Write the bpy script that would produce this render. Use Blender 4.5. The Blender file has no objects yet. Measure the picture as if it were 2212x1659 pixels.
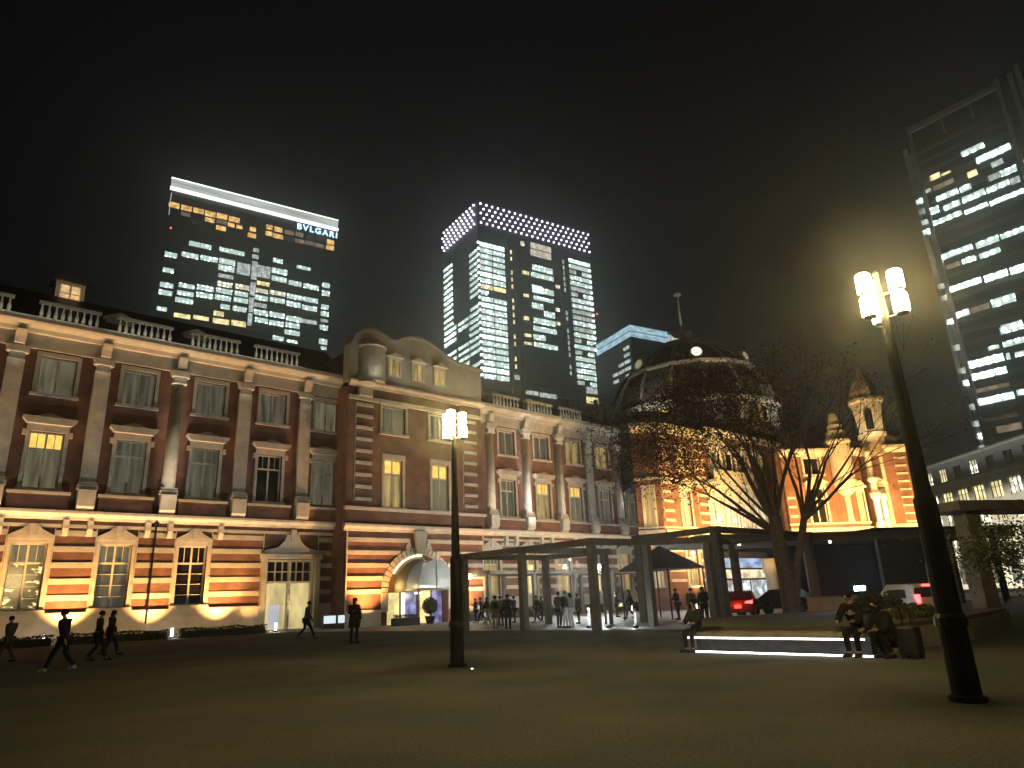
import bpy, math, random
import numpy as np
from mathutils import Vector, Matrix
random.seed(7)
R=math.radians
SC=bpy.context.scene
COL=SC.collection
# ---------------------------------------------------------------- camera
CAMZ=1.35
FPX=1500.0; PW=2212.0; PH=1659.0
TH=math.atan(FPX/4779.0); RHO=R(2.45)
_R0=Vector((1,0,0)); _F=Vector((0,math.cos(TH),math.sin(TH))); _U0=Vector((0,-math.sin(TH),math.cos(TH)))
_Rt=_R0*math.cos(RHO)-_U0*math.sin(RHO); _Up=_R0*math.sin(RHO)+_U0*math.cos(RHO)
cd=bpy.data.cameras.new('camera'); cam=bpy.data.objects.new('camera',cd); COL.objects.link(cam)
cd.sensor_width=36.0; cd.lens=36.0*FPX/PW; cd.clip_start=0.1; cd.clip_end=3000
cam.matrix_world=Matrix(((_Rt.x,_Up.x,-_F.x,0),(_Rt.y,_Up.y,-_F.y,0),(_Rt.z,_Up.z,-_F.z,CAMZ),(0,0,0,1)))
SC.camera=cam
# ---------------------------------------------------------------- world: a night sky over a lit city
wd=bpy.data.worlds.new('World'); SC.world=wd; wd.use_nodes=True
nt=wd.node_tree; nt.nodes.clear()
wo=nt.nodes.new('ShaderNodeOutputWorld'); bg=nt.nodes.new('ShaderNodeBackground'); sky=nt.nodes.new('ShaderNodeTexSky')
sky.sky_type='NISHITA'; sky.sun_disc=False; sky.sun_elevation=R(-4.0); sky.sun_rotation=R(200)
mixw=nt.nodes.new('ShaderNodeMix'); mixw.data_type='RGBA'; mixw.blend_type='ADD'; mixw.inputs[0].default_value=1.0
scl=nt.nodes.new('ShaderNodeVectorMath'); scl.operation='SCALE'; scl.inputs[3].default_value=0.0015
nt.links.new(sky.outputs[0],scl.inputs[0]); nt.links.new(scl.outputs[0],mixw.inputs[6])
mixw.inputs[7].default_value=(0.0018,0.0019,0.0028,1)
nt.links.new(mixw.outputs[2],bg.inputs[0]); bg.inputs[1].default_value=1.0
nt.links.new(bg.outputs[0],wo.inputs[0])
SC.view_settings.view_transform='Standard'; SC.view_settings.look='None'
SC.view_settings.exposure=0.0; SC.view_settings.gamma=1.0
SC.render.engine='CYCLES'
try:
    SC.cycles.use_light_tree=True; SC.cycles.max_bounces=5; SC.cycles.diffuse_bounces=2; SC.cycles.glossy_bounces=2
    SC.cycles.transmission_bounces=3; SC.cycles.volume_bounces=0; SC.cycles.sample_clamp_indirect=2.0
    SC.cycles.use_denoising=True
except Exception: pass
# ---------------------------------------------------------------- helpers
AZ=R(48.445)                      # heading of the station front
UX=Vector((math.sin(AZ),math.cos(AZ),0)); NX=Vector((-math.cos(AZ),math.sin(AZ),0)); ROTF=R(90)-AZ
def SN(s,n,z=0): return UX*s+NX*n+Vector((0,0,z))
def _ray(x,y): return (_F+_Rt*((x-PW/2)/FPX)-_Up*((y-PH/2)/FPX)).normalized()
def G(px,py,z=0):                 # ground point seen at a photo pixel
    d=_ray(px,py); t=(z-CAMZ)/d.z; return Vector((0,0,CAMZ))+d*t
def WD(px,py,r):
    d=_ray(px,py); k=r/math.hypot(d.x,d.y); return Vector((0,0,CAMZ))+d*k

MATS={}
def N(m,t,**kw):
    n=m.node_tree.nodes.new(t)
    for k,v in kw.items(): setattr(n,k,v)
    return n
def base(name):
    m=bpy.data.materials.new(name); m.use_nodes=True; m.node_tree.nodes.clear()
    o=N(m,'ShaderNodeOutputMaterial'); b=N(m,'ShaderNodeBsdfPrincipled'); m.node_tree.links.new(b.outputs[0],o.inputs[0])
    return m,b
def noisy(name,c1,c2,scale=4,rough=.8,bump=0.0,metal=0,detail=4,spec=.4,noise_rough=.6):
    if name in MATS: return MATS[name]
    m,b=base(name); L=m.node_tree.links.new
    tc=N(m,'ShaderNodeTexCoord'); nz=N(m,'ShaderNodeTexNoise'); nz.inputs['Scale'].default_value=scale; nz.inputs['Detail'].default_value=detail; nz.inputs['Roughness'].default_value=noise_rough
    L(tc.outputs['Object'],nz.inputs['Vector'])
    cr=N(m,'ShaderNodeValToRGB'); cr.color_ramp.elements[0].position=.3; cr.color_ramp.elements[1].position=.7
    cr.color_ramp.elements[0].color=(*c1,1); cr.color_ramp.elements[1].color=(*c2,1)
    L(nz.outputs['Fac'],cr.inputs[0]); L(cr.outputs[0],b.inputs['Base Color'])
    b.inputs['Roughness'].default_value=rough; b.inputs['Metallic'].default_value=metal; b.inputs['Specular IOR Level'].default_value=spec
    if bump:
        bp=N(m,'ShaderNodeBump'); bp.inputs['Strength'].default_value=bump; bp.inputs['Distance'].default_value=.05
        L(nz.outputs['Fac'],bp.inputs['Height']); L(bp.outputs[0],b.inputs['Normal'])
    MATS[name]=m; return m
def emit(name,c,s,basec=(.5,.5,.5)):
    if name in MATS: return MATS[name]
    m,b=base(name); b.inputs['Base Color'].default_value=(*basec,1); b.inputs['Emission Color'].default_value=(*c,1); b.inputs['Emission Strength'].default_value=s
    b.inputs['Roughness'].default_value=.5
    MATS[name]=m; return m
def emit_tex(name,c,lo,hi,scale=(1,1,1),thr=(.45,.62),basec=(.02,.03,.03),rough=.3,kind='noise'):
    """lit glass: emission broken up by a texture of the things behind it"""
    if name in MATS: return MATS[name]
    m,b=base(name); L=m.node_tree.links.new
    tc=N(m,'ShaderNodeTexCoord'); mp=N(m,'ShaderNodeMapping'); mp.inputs['Scale'].default_value=scale
    L(tc.outputs['Object'],mp.inputs[0])
    if kind=='noise':
        t=N(m,'ShaderNodeTexNoise'); t.inputs['Scale'].default_value=1; t.inputs['Detail'].default_value=3; out=t.outputs['Fac']
    else:
        t=N(m,'ShaderNodeTexVoronoi'); t.feature='F1'; t.inputs['Scale'].default_value=1; t.inputs['Randomness'].default_value=.35; out=t.outputs['Distance']
    L(mp.outputs[0],t.inputs['Vector'])
    mr=N(m,'ShaderNodeMapRange'); mr.inputs[1].default_value=thr[0]; mr.inputs[2].default_value=thr[1]; mr.inputs[3].default_value=lo; mr.inputs[4].default_value=hi
    L(out,mr.inputs[0]); L(mr.outputs[0],b.inputs['Emission Strength'])
    b.inputs['Emission Color'].default_value=(*c,1); b.inputs['Base Color'].default_value=(*basec,1); b.inputs['Roughness'].default_value=rough
    MATS[name]=m; return m
def brick(name,c1,c2,mort):
    if name in MATS: return MATS[name]
    m,b=base(name); L=m.node_tree.links.new
    tc=N(m,'ShaderNodeTexCoord'); sp=N(m,'ShaderNodeSeparateXYZ'); L(tc.outputs['Object'],sp.inputs[0])
    ad=N(m,'ShaderNodeMath',operation='ADD'); L(sp.outputs[0],ad.inputs[0]); L(sp.outputs[1],ad.inputs[1])
    cb=N(m,'ShaderNodeCombineXYZ'); L(ad.outputs[0],cb.inputs[0]); L(sp.outputs[2],cb.inputs[1])
    bt=N(m,'ShaderNodeTexBrick'); bt.inputs['Scale'].default_value=1; bt.inputs['Brick Width'].default_value=.24; bt.inputs['Row Height'].default_value=.075
    bt.inputs['Mortar Size'].default_value=.006; bt.inputs['Color1'].default_value=(*c1,1); bt.inputs['Color2'].default_value=(*c2,1); bt.inputs['Mortar'].default_value=(*mort,1)
    L(cb.outputs[0],bt.inputs['Vector'])
    nz=N(m,'ShaderNodeTexNoise'); nz.inputs['Scale'].default_value=.9; nz.inputs['Detail'].default_value=6; L(tc.outputs['Object'],nz.inputs['Vector'])
    mr=N(m,'ShaderNodeMapRange'); mr.inputs[1].default_value=.3; mr.inputs[2].default_value=.7; mr.inputs[3].default_value=.6; mr.inputs[4].default_value=1.3; L(nz.outputs['Fac'],mr.inputs[0])
    mx=N(m,'ShaderNodeVectorMath',operation='SCALE'); L(bt.outputs['Color'],mx.inputs[0]); L(mr.outputs[0],mx.inputs[3]); L(mx.outputs[0],b.inputs['Base Color'])
    b.inputs['Roughness'].default_value=.85
    MATS[name]=m; return m

M_brick=brick('red_brick',(.19,.070,.041),(.125,.047,.032),(.24,.19,.15))
M_stone=noisy('pale_stone',(.37,.36,.32),(.54,.52,.46),1.6,.8,.15)
M_stone2=noisy('grey_stone',(.30,.30,.26),(.42,.41,.36),1.2,.85,.2)
M_slate=noisy('slate',(.015,.017,.018),(.035,.037,.04),3,.55,.3)
M_copper=noisy('dome_slate',(.09,.09,.08),(.17,.165,.145),2.2,.55,.3)
M_frame=noisy('window_paint',(.50,.49,.42),(.62,.6,.52),2,.6)
M_dark=noisy('dark_metal',(.012,.012,.013),(.03,.03,.03),6,.45,.1,.6)
M_black=noisy('black_paint',(.008,.008,.009),(.02,.02,.02),3,.5)
M_conc=noisy('concrete',(.13,.125,.10),(.22,.20,.17),3,.85,.2)
M_bark=noisy('bark',(.035,.026,.018),(.085,.065,.045),7,.9,.6)
M_leafb=noisy('autumn_leaf',(.022,.013,.007),(.05,.028,.012),.8,.8)
M_hedge=noisy('hedge_leaf',(.012,.02,.008),(.035,.05,.02),2,.8)
# window glass with what can be seen behind it
P_dim=emit_tex('glass_curtain_dim',(.90,.80,.48),.05,.20,(3.2,3.2,.35),(.3,.7),(.04,.045,.035),.25)
P_grey=emit_tex('glass_curtain_grey',(.88,.80,.55),.03,.14,(2.6,2.6,.3),(.3,.7),(.03,.035,.03),.25)
P_dark=emit_tex('glass_dark_room',(.6,.6,.5),.001,.018,(1.5,1.5,.9),(.45,.8),(.01,.01,.012),.15)
P_warm=emit_tex('glass_warm_room',(1.0,.72,.26),.10,.55,(2.4,2.4,.4),(.3,.7),(.05,.045,.03),.3)
P_amber=emit_tex('glass_amber_lamp',(1.0,.62,.12),.9,1.5,(2,2,2),(.3,.7),(.1,.08,.03),.3)
P_bright=emit_tex('glass_bright_room',(1.0,.80,.36),.55,1.25,(2.6,2.6,.5),(.3,.7),(.1,.09,.05),.3)
P_shop=emit_tex('glass_shop_lights',(1.0,.80,.30),.03,2.2,(1.6,1.6,3.0),(.56,.66),(.02,.02,.01),.15)
P_orange=emit_tex('glass_blind_lit',(1.0,.66,.22),.16,.42,(3,3,.4),(.3,.7),(.2,.16,.08),.4)

def thing(name,label,cat,loc=(0,0,0),rz=0,group=None):
    o=bpy.data.objects.new(name,None); COL.objects.link(o); o.location=loc; o.rotation_euler=(0,0,rz); o.empty_display_size=.3
    o['label']=label; o['category']=cat
    if group: o['group']=group
    return o
def tag(o,label,cat,group=None):
    o['label']=label; o['category']=cat
    if group: o['group']=group
    return o
class MB:
    def __init__(s,T=None): s.v=[]; s.f=[]; s.T=T
    def add(s,vs,fs):
        b=len(s.v)
        if s.T: vs=[s.T(*p) for p in vs]
        s.v+= [tuple(p) for p in vs]; s.f+=[tuple(i+b for i in f) for f in fs]; return s
    def box(s,x0,x1,y0,y1,z0,z1):
        x0,x1=min(x0,x1),max(x0,x1); y0,y1=min(y0,y1),max(y0,y1); z0,z1=min(z0,z1),max(z0,z1)
        return s.add([(x0,y0,z0),(x1,y0,z0),(x1,y1,z0),(x0,y1,z0),(x0,y0,z1),(x1,y0,z1),(x1,y1,z1),(x0,y1,z1)],
              [(0,3,2,1),(4,5,6,7),(0,1,5,4),(1,2,6,5),(2,3,7,6),(3,0,4,7)])
    def prism(s,prof,y0,y1,ax='y'):        # prof: points in (x,z), pushed along y
        n=len(prof)
        if ax=='y': vs=[(p[0],y0,p[1]) for p in prof]+[(p[0],y1,p[1]) for p in prof]
        elif ax=='x': vs=[(y0,p[0],p[1]) for p in prof]+[(y1,p[0],p[1]) for p in prof]
        else: vs=[(p[0],p[1],y0) for p in prof]+[(p[0],p[1],y1) for p in prof]
        return s.add(vs,[tuple(range(n))[::-1],tuple(range(n,2*n))]+[(i,(i+1)%n,(i+1)%n+n,i+n) for i in range(n)])
    def lathe(s,cx,cy,pr,n=16,a0=0.0,a1=2*math.pi):
        full=abs(a1-a0-2*math.pi)<1e-6; m=n if full else n+1; vs=[]
        for r,z in pr:
            for i in range(m):
                a=a0+(a1-a0)*i/n; vs.append((cx+r*math.cos(a),cy+r*math.sin(a),z))
        fs=[]
        for j in range(len(pr)-1):
            for i in range(n):
                k=(i+1)%m; fs.append((j*m+i,j*m+k,(j+1)*m+k,(j+1)*m+i))
        if full: fs.append(tuple(range(m))[::-1]); fs.append(tuple((len(pr)-1)*m+i for i in range(m)))
        return s.add(vs,fs)
    def tube(s,p,q,r0,r1,n=8):
        p=Vector(p); q=Vector(q); d=(q-p).normalized(); a=Vector((0,0,1)) if abs(d.z)<.9 else Vector((1,0,0))
        u=d.cross(a).normalized(); w=d.cross(u); vs=[]
        for c,r in ((p,r0),(q,r1)):
            for i in range(n):
                t=2*math.pi*i/n; vs.append(tuple(c+u*(r*math.cos(t))+w*(r*math.sin(t))))
        return s.add(vs,[(i,(i+1)%n,(i+1)%n+n,i+n) for i in range(n)]+[tuple(range(n))[::-1],tuple(range(n,2*n))])
    def path(s,pts,rs,n=8):
        for i in range(len(pts)-1): s.tube(pts[i],pts[i+1],rs[i],rs[i+1],n)
        return s
    def build(s,name,mat,parent=None,smooth=False,bevel=0):
        me=bpy.data.meshes.new(name); me.from_pydata(s.v,[],s.f); me.update()
        o=bpy.data.objects.new(name,me); COL.objects.link(o)
        if mat: me.materials.append(mat)
        if smooth: me.polygons.foreach_set('use_smooth',[True]*len(me.polygons))
        if parent is not None: o.parent=parent
        if bevel:
            b=o.modifiers.new('bevel','BEVEL'); b.width=bevel; b.segments=2; b.limit_method='ANGLE'
        return o
def struct(o): o['kind']='structure'; return o
LK={'SPOT':5.0,'POINT':2.5,'AREA':4.0}
def lamp(kind,name,loc,color,power,parent=None,target=None,size=.1,spot=None,blend=.5,area=None,rz=None):
    l=bpy.data.lights.new(name,kind); l.energy=power*LK[kind]; l.color=color
    if kind in('POINT','SPOT'): l.shadow_soft_size=size
    if kind=='SPOT': l.spot_size=R(spot); l.spot_blend=blend
    if kind=='AREA': l.shape='RECTANGLE'; l.size=area[0]; l.size_y=area[1]
    o=bpy.data.objects.new(name,l); COL.objects.link(o); o.location=loc
    if target is not None: o.rotation_euler=(Vector(target)-Vector(loc)).to_track_quat('-Z','Y').to_euler()
    if rz is not None: o.rotation_euler=rz
    if parent is not None: o.parent=parent
    return o
WARM=(1.0,.50,.15); CREAM=(1.0,.82,.60); COOL=(.85,.95,1.0)
LT_WIN=[(-0.8,3.3,159.6,161.9,'a'),(3.8,7.9,159.6,161.8,'a'),(8.4,12.6,159.7,161.9,'a'),(12.9,17.1,159.5,161.8,'a'),(17.4,21.7,159.7,162.0,'a'),(22.2,26.7,159.6,161.9,'a'),(13.1,16.9,156.9,158.7,'a'),(17.6,21.7,157.4,159.0,'d'),(22.0,24.9,157.0,158.7,'a'),(25.4,28.1,157.1,158.6,'a'),(4.0,7.7,157.1,158.6,'d'),(8.4,12.1,154.6,155.9,'e'),(17.6,21.7,154.3,156.3,'a'),(30.9,33.6,157.3,159.2,'a'),(30.3,33.8,154.2,156.2,'a'),(37.6,40.4,160.1,162.2,'a'),(41.0,44.6,159.9,162.1,'a'),(45.5,49.7,159.8,161.8,'d'),(50.3,53.8,160.0,162.1,'d'),(54.9,58.7,159.9,162.0,'e'),(59.6,63.8,160.6,162.6,'e'),(64.4,67.8,159.8,162.1,'a'),(37.5,40.4,157.0,159.0,'a'),(40.6,45.1,156.7,158.7,'a'),(45.6,49.6,156.9,158.7,'e'),(50.2,54.5,156.9,158.7,'d'),(55.0,58.9,157.2,159.0,'d'),(59.2,63.4,156.9,158.8,'d'),(64.2,67.9,157.1,159.2,'a'),(8.2,16.7,144.4,146.4,'w'),(19.8,29.7,144.7,146.6,'w'),(41.4,45.5,145.0,146.9,'w'),(51.6,57.8,144.5,146.0,'w'),(-0.1,4.5,137.5,139.5,'w'),(5.9,12.3,139.0,141.0,'w'),(13.0,19.5,139.2,141.3,'w'),(20.0,26.4,139.4,141.7,'w'),(41.1,47.9,139.9,142.3,'w'),(27.1,32.5,136.1,141.4,'g'),(35.4,40.7,136.7,142.1,'g'),(-0.1,4.0,130.7,132.5,'w'),(20.0,26.4,136.2,138.7,'w'),(41.3,47.8,136.4,138.6,'w'),(48.6,54.2,135.9,138.1,'w'),(55.0,61.8,135.8,138.0,'w'),(20.3,26.2,133.0,134.7,'g'),(20.1,26.0,129.2,131.2,'y'),(27.0,32.8,129.6,131.6,'y'),(35.5,40.8,133.0,134.8,'Y'),(-0.5,4.4,124.1,126.1,'w'),(6.1,11.9,125.5,127.3,'w'),(12.8,19.2,126.0,128.0,'w'),(19.9,26.2,126.2,128.2,'w'),(27.0,32.5,126.4,128.4,'w'),(35.3,40.3,129.6,131.4,'y'),(41.0,47.7,129.8,131.8,'y'),(48.2,55.0,129.6,131.7,'w'),(55.3,61.7,129.6,131.7,'w'),(-0.7,4.3,120.9,122.9,'w'),(5.8,12.0,122.1,124.0,'w'),(12.8,19.2,122.8,124.8,'w'),(19.7,26.0,123.1,125.2,'w'),(26.9,32.7,123.5,125.5,'w'),(35.0,40.5,126.3,128.3,'w'),(41.2,47.6,126.5,128.6,'w'),(48.1,54.4,126.0,128.2,'w'),(54.9,61.4,125.6,127.7,'w'),(5.4,12.0,118.9,121.0,'w'),(22.1,25.8,119.5,121.4,'w'),(26.8,32.3,119.6,121.6,'w'),(35.2,40.2,123.0,124.8,'g'),(35.2,40.9,119.6,121.7,'w'),(41.4,48.0,119.8,121.9,'w'),(48.5,55.3,119.3,121.5,'w'),(55.3,61.7,119.5,121.2,'g'),(-0.6,3.1,114.1,115.8,'w'),(5.6,11.7,112.5,114.3,'Y'),(12.6,18.5,113.0,114.7,'Y'),(19.8,23.8,115.9,118.0,'Y'),(19.8,26.1,112.7,114.9,'Y'),(26.8,32.5,113.0,115.3,'Y'),(35.9,41.1,116.3,118.3,'w'),(41.6,47.7,116.0,118.1,'w'),(48.2,54.4,116.3,118.4,'w'),(48.1,54.6,112.9,115.0,'w'),(43.3,48.1,109.6,111.4,'w'),(49.1,53.7,109.4,110.8,'w'),(63.3,66.6,138.0,140.3,'w'),(63.2,66.8,134.1,136.5,'w'),(63.2,66.5,127.6,129.7,'w'),(63.1,66.6,124.2,126.4,'w'),(63.1,66.5,121.4,122.8,'g'),(62.9,66.6,117.8,119.9,'w'),(62.8,66.6,111.0,113.5,'w'),(63.7,66.4,108.7,110.0,'w'),(33.0,35.5,147.9,149.6,'g'),(32.8,35.5,144.7,146.5,'g'),(32.9,35.4,135.0,143.4,'g'),(33.0,35.2,127.7,133.7,'g'),(33.0,35.0,120.2,126.7,'g'),(33.0,34.8,114.1,119.5,'g')]
CT_MID=[(28.4,40.3,161.1,164.0,'v'),(28.2,40.0,157.1,160.4,'v'),(28.6,40.4,149.6,152.4,'w'),(27.9,40.6,146.0,148.3,'w'),(28.0,33.9,138.0,141.8,'B'),(33.9,40.2,138.3,141.0,'w'),(28.5,39.7,134.5,136.4,'w'),(27.5,33.8,130.0,132.6,'w'),(34.0,40.1,126.7,129.5,'w'),(27.9,40.2,122.7,125.3,'w'),(27.6,40.4,118.7,121.1,'w'),(27.4,34.0,114.6,117.0,'w'),(27.5,40.6,111.0,113.1,'w'),(22.9,26.7,146.3,147.9,'Y'),(23.1,26.0,134.8,136.2,'Y'),(22.5,25.4,123.2,124.9,'Y'),(22.4,26.1,115.1,116.5,'Y'),(22.2,26.3,111.3,112.5,'Y'),(22.8,25.0,160.8,163.1,'y'),(41.6,43.9,142.9,144.6,'y'),(40.8,43.0,130.9,132.5,'y'),(40.7,42.9,123.9,125.5,'y'),(22.0,30.1,92.9,94.7,'g'),(30.1,40.1,92.2,94.1,'g'),(21.8,28.2,87.9,89.6,'g'),(29.0,38.0,87.4,89.4,'g'),(55.3,63.4,92.4,95.4,'g'),(54.9,62.9,87.6,90.6,'Y'),(16.2,18.9,93.9,96.0,'g')]
RT_A=[(10.5,15.4,96.6,97.9,'w'),(13.0,19.9,93.3,94.8,'B'),(15.5,17.9,90.8,92.0,'g'),(3.1,5.4,94.2,95.5,'Y'),(5.5,7.7,94.2,94.7,'Y'),(10.6,12.7,90.8,92.2,'Y'),(14.3,16.7,87.9,89.2,'g'),(16.7,19.9,87.7,89.1,'w'),(1.5,2.8,91.7,92.5,'g'),(3.3,7.8,91.4,92.5,'d'),(3.3,8.1,88.3,89.7,'w'),(8.4,10.8,88.1,89.5,'w'),(13.4,17.9,85.3,86.6,'w'),(18.0,19.9,84.9,86.3,'g'),(1.0,3.4,85.8,87.4,'w'),(4.3,7.9,85.3,86.7,'w'),(8.3,13.1,85.4,86.8,'w'),(1.4,7.7,82.9,83.9,'w'),(8.2,13.0,82.5,83.4,'B'),(13.3,20.0,82.1,83.1,'B'),(1.2,8.0,73.8,75.1,'w'),(8.6,13.2,73.4,74.8,'w'),(13.5,18.1,73.5,74.6,'w'),(1.9,4.8,71.1,72.1,'d'),(5.2,8.0,71.0,72.2,'w'),(8.7,12.9,70.8,72.0,'w'),(1.4,8.0,65.4,66.7,'B'),(8.5,13.1,65.1,66.5,'B'),(13.5,16.3,64.9,66.4,'B'),(1.4,4.2,59.0,60.4,'w'),(4.5,8.2,59.1,60.3,'d'),(8.6,13.2,58.9,60.7,'w'),(9.1,13.2,53.0,54.4,'w')]
RT_B=[(8.8,13.2,52.5,54.0,'w'),(5.8,8.0,49.7,50.5,'w'),(8.7,12.7,49.5,50.7,'w'),(1.5,8.3,46.8,48.4,'B'),(8.7,9.5,46.7,48.1,'w'),(10.3,12.1,46.8,47.8,'w'),(1.5,8.2,44.0,45.4,'B'),(1.6,8.0,41.1,41.9,'d'),(1.5,8.3,38.2,39.7,'B'),(8.8,10.3,38.6,39.8,'w'),(3.5,8.3,31.6,33.0,'d'),(1.8,8.1,34.4,35.3,'e')]
RT_C=[(-0.9,0.2,89.8,91.1,'w'),(-0.9,0.2,87.0,88.3,'w'),(-0.8,0.3,84.1,85.3,'w'),(-1.0,0.1,81.5,82.7,'w'),(-0.8,0.3,67.1,68.3,'w'),(-0.7,0.3,64.1,65.3,'w'),(-0.7,0.4,58.2,59.4,'w')]
RT_D=[(-0.6,0.4,51.7,53.0,'w'),(-0.6,0.4,46.2,47.5,'w'),(-0.5,0.4,43.3,44.6,'w'),(-0.4,0.5,37.7,39.0,'w'),(-0.6,0.4,33.9,35.2,'w'),(-0.4,0.6,31.1,32.3,'w'),(-0.5,0.4,28.5,29.7,'w')]# ================================================================ ground
def sheet(name,pts,z,mat):
    me=bpy.data.meshes.new(name); me.from_pydata([(p[0],p[1],z) for p in pts],[],[tuple(range(len(pts)))]); me.materials.append(mat)
    o=bpy.data.objects.new(name,me); COL.objects.link(o); return struct(o)
def lawn_mat():
    m,b=base('lawn'); L=m.node_tree.links.new
    tc=N(m,'ShaderNodeTexCoord'); n1=N(m,'ShaderNodeTexNoise'); n1.inputs['Scale'].default_value=.32; n1.inputs['Detail'].default_value=5
    n2=N(m,'ShaderNodeTexNoise'); n2.inputs['Scale'].default_value=22; n2.inputs['Detail'].default_value=9
    for n in(n1,n2): L(tc.outputs['Object'],n.inputs['Vector'])
    c1=N(m,'ShaderNodeValToRGB'); c1.color_ramp.elements[0].color=(.042,.051,.045,1); c1.color_ramp.elements[1].color=(.080,.079,.064,1); c1.color_ramp.elements[0].position=.38; c1.color_ramp.elements[1].position=.66
    L(n1.outputs['Fac'],c1.inputs[0]); mr=N(m,'ShaderNodeMapRange'); mr.inputs[1].default_value=.3; mr.inputs[2].default_value=.7; mr.inputs[3].default_value=.62; mr.inputs[4].default_value=1.3
    L(n2.outputs['Fac'],mr.inputs[0]); sc=N(m,'ShaderNodeVectorMath',operation='SCALE'); L(c1.outputs[0],sc.inputs[0]); L(mr.outputs[0],sc.inputs[3]); L(sc.outputs[0],b.inputs['Base Color'])
    bp=N(m,'ShaderNodeBump'); bp.inputs['Strength'].default_value=.25; bp.inputs['Distance'].default_value=.04; L(n2.outputs['Fac'],bp.inputs['Height']); L(bp.outputs[0],b.inputs['Normal'])
    b.inputs['Roughness'].default_value=.95; b.inputs['Specular IOR Level'].default_value=.1
    return m
sheet('lawn',[(-900,-60),(900,-60),(900,1200),(-900,1200)],0,lawn_mat())
M_pave=noisy('paving',(.13,.13,.125),(.24,.235,.22),1.5,.55,.1)
M_asph=noisy('asphalt',(.035,.036,.038),(.06,.06,.062),8,.7,.2)
pv=[G(960,1362),G(1500,1361),G(1760,1338)]
sheet('forecourt_paving',[tuple(G(955,1363)[:2]),tuple(G(1480,1360)[:2]),tuple(SN(60,20)[:2]),tuple(SN(110,20)[:2]),tuple(SN(110,49.5)[:2]),tuple(SN(22,49.5)[:2])],.006,M_pave)
sheet('station_footpath',[tuple(SN(-30,50.4)[:2]),tuple(SN(-30,48.9)[:2]),tuple(SN(22,48.9)[:2]),tuple(SN(22,50.4)[:2])],.010,M_pave)
a,b_=G(2040,1368),G(2212,1362)
sheet('taxi_road',[tuple(SN(30,12)[:2]),tuple(SN(120,-30)[:2]),tuple(SN(140,10)[:2]),tuple(SN(46,19)[:2])],.004,M_asph)

# short grass near the camera, real blades
def grass():
    rng=np.random.default_rng(3); n=30000
    # denser close to the camera
    r=2.0+18*rng.random(n)**1.5; az=R(-46)+R(94)*rng.random(n)
    x=r*np.sin(az); y=r*np.cos(az); h=(.010+.022*rng.random(n)); w=.003+.003*rng.random(n)+r*.0003
    a=rng.random(n)*math.pi; lx=(rng.random(n)-.5)*.03; ly=(rng.random(n)-.5)*.03
    v=np.zeros((n,3,3)); v[:,0]=np.stack([x-w*np.cos(a),y-w*np.sin(a),0*x],1); v[:,1]=np.stack([x+w*np.cos(a),y+w*np.sin(a),0*x],1); v[:,2]=np.stack([x+lx,y+ly,h],1)
    me=bpy.data.meshes.new('grass'); me.vertices.add(n*3); me.vertices.foreach_set('co',v.reshape(-1)); me.loops.add(n*3); me.loops.foreach_set('vertex_index',np.arange(n*3,dtype=np.int32))
    me.polygons.add(n); me.polygons.foreach_set('loop_start',np.arange(0,n*3,3,dtype=np.int32)); me.polygons.foreach_set('loop_total',np.full(n,3,dtype=np.int32)); me.update(); me.validate()
    me.materials.append(noisy('grass_blade',(.035,.042,.022),(.06,.056,.031),.5,.9))
    o=bpy.data.objects.new('grass',me); COL.objects.link(o); o['kind']='stuff'; tag(o,'short dry winter grass over the dark lawn in the foreground','grass')

# ================================================================ the brick station
ST=thing('railway_station','long red brick station with stone bands, pale columns and a dome, floodlit orange from below','building',SN(33,52),ROTF)
def frame(s0,n0,ang=0):
    """a: along the wall, b: out of the wall towards the viewer, z up -> station coordinates"""
    c,sn=math.cos(R(ang)),math.sin(R(ang))
    def T(a,b,z): return (s0-33+a*c-b*sn*-1*-1 if False else s0-33+a*c-b*(-sn), n0-52+a*sn-b*c, z)
    return T
def TF(s0,n0,ang=0):
    c,sn=math.cos(R(ang)),math.sin(R(ang))
    # direction along: (c,sn) in (s,n); outward normal: (sn,-c)
    return lambda a,b,z:(s0-33+a*c+b*sn, n0-52+a*sn-b*c, z)
F0=TF(0,52); F1=TF(0,50)
def wall(T,a0,a1,z0,z1,holes,depth,name,mat,parent=ST):
    m=MB(T); xs=sorted({a0,a1}|{h[0] for h in holes}|{h[1] for h in holes}); zs=sorted({z0,z1}|{h[2] for h in holes}|{h[3] for h in holes})
    xs=[x for x in xs if a0<=x<=a1]; zs=[z for z in zs if z0<=z<=z1]
    for i in range(len(xs)-1):
        for j in range(len(zs)-1):
            cx=(xs[i]+xs[i+1])/2; cz=(zs[j]+zs[j+1])/2
            if any(h[0]<cx<h[1] and h[2]<cz<h[3] for h in holes): continue
            m.add([(xs[i],0,zs[j]),(xs[i+1],0,zs[j]),(xs[i+1],0,zs[j+1]),(xs[i],0,zs[j+1])],[(0,1,2,3)])
    for h in holes:
        q=[(h[0],h[2]),(h[1],h[2]),(h[1],h[3]),(h[0],h[3])]
        for k in range(4):
            p,r=q[k],q[(k+1)%4]; m.add([(p[0],0,p[1]),(r[0],0,r[1]),(r[0],-depth,r[1]),(p[0],-depth,p[1])],[(0,1,2,3)])
    m.box(a0,a1,-1.2,-depth-.15,z0,z1)
    return m.build(name,mat,parent)
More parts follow.
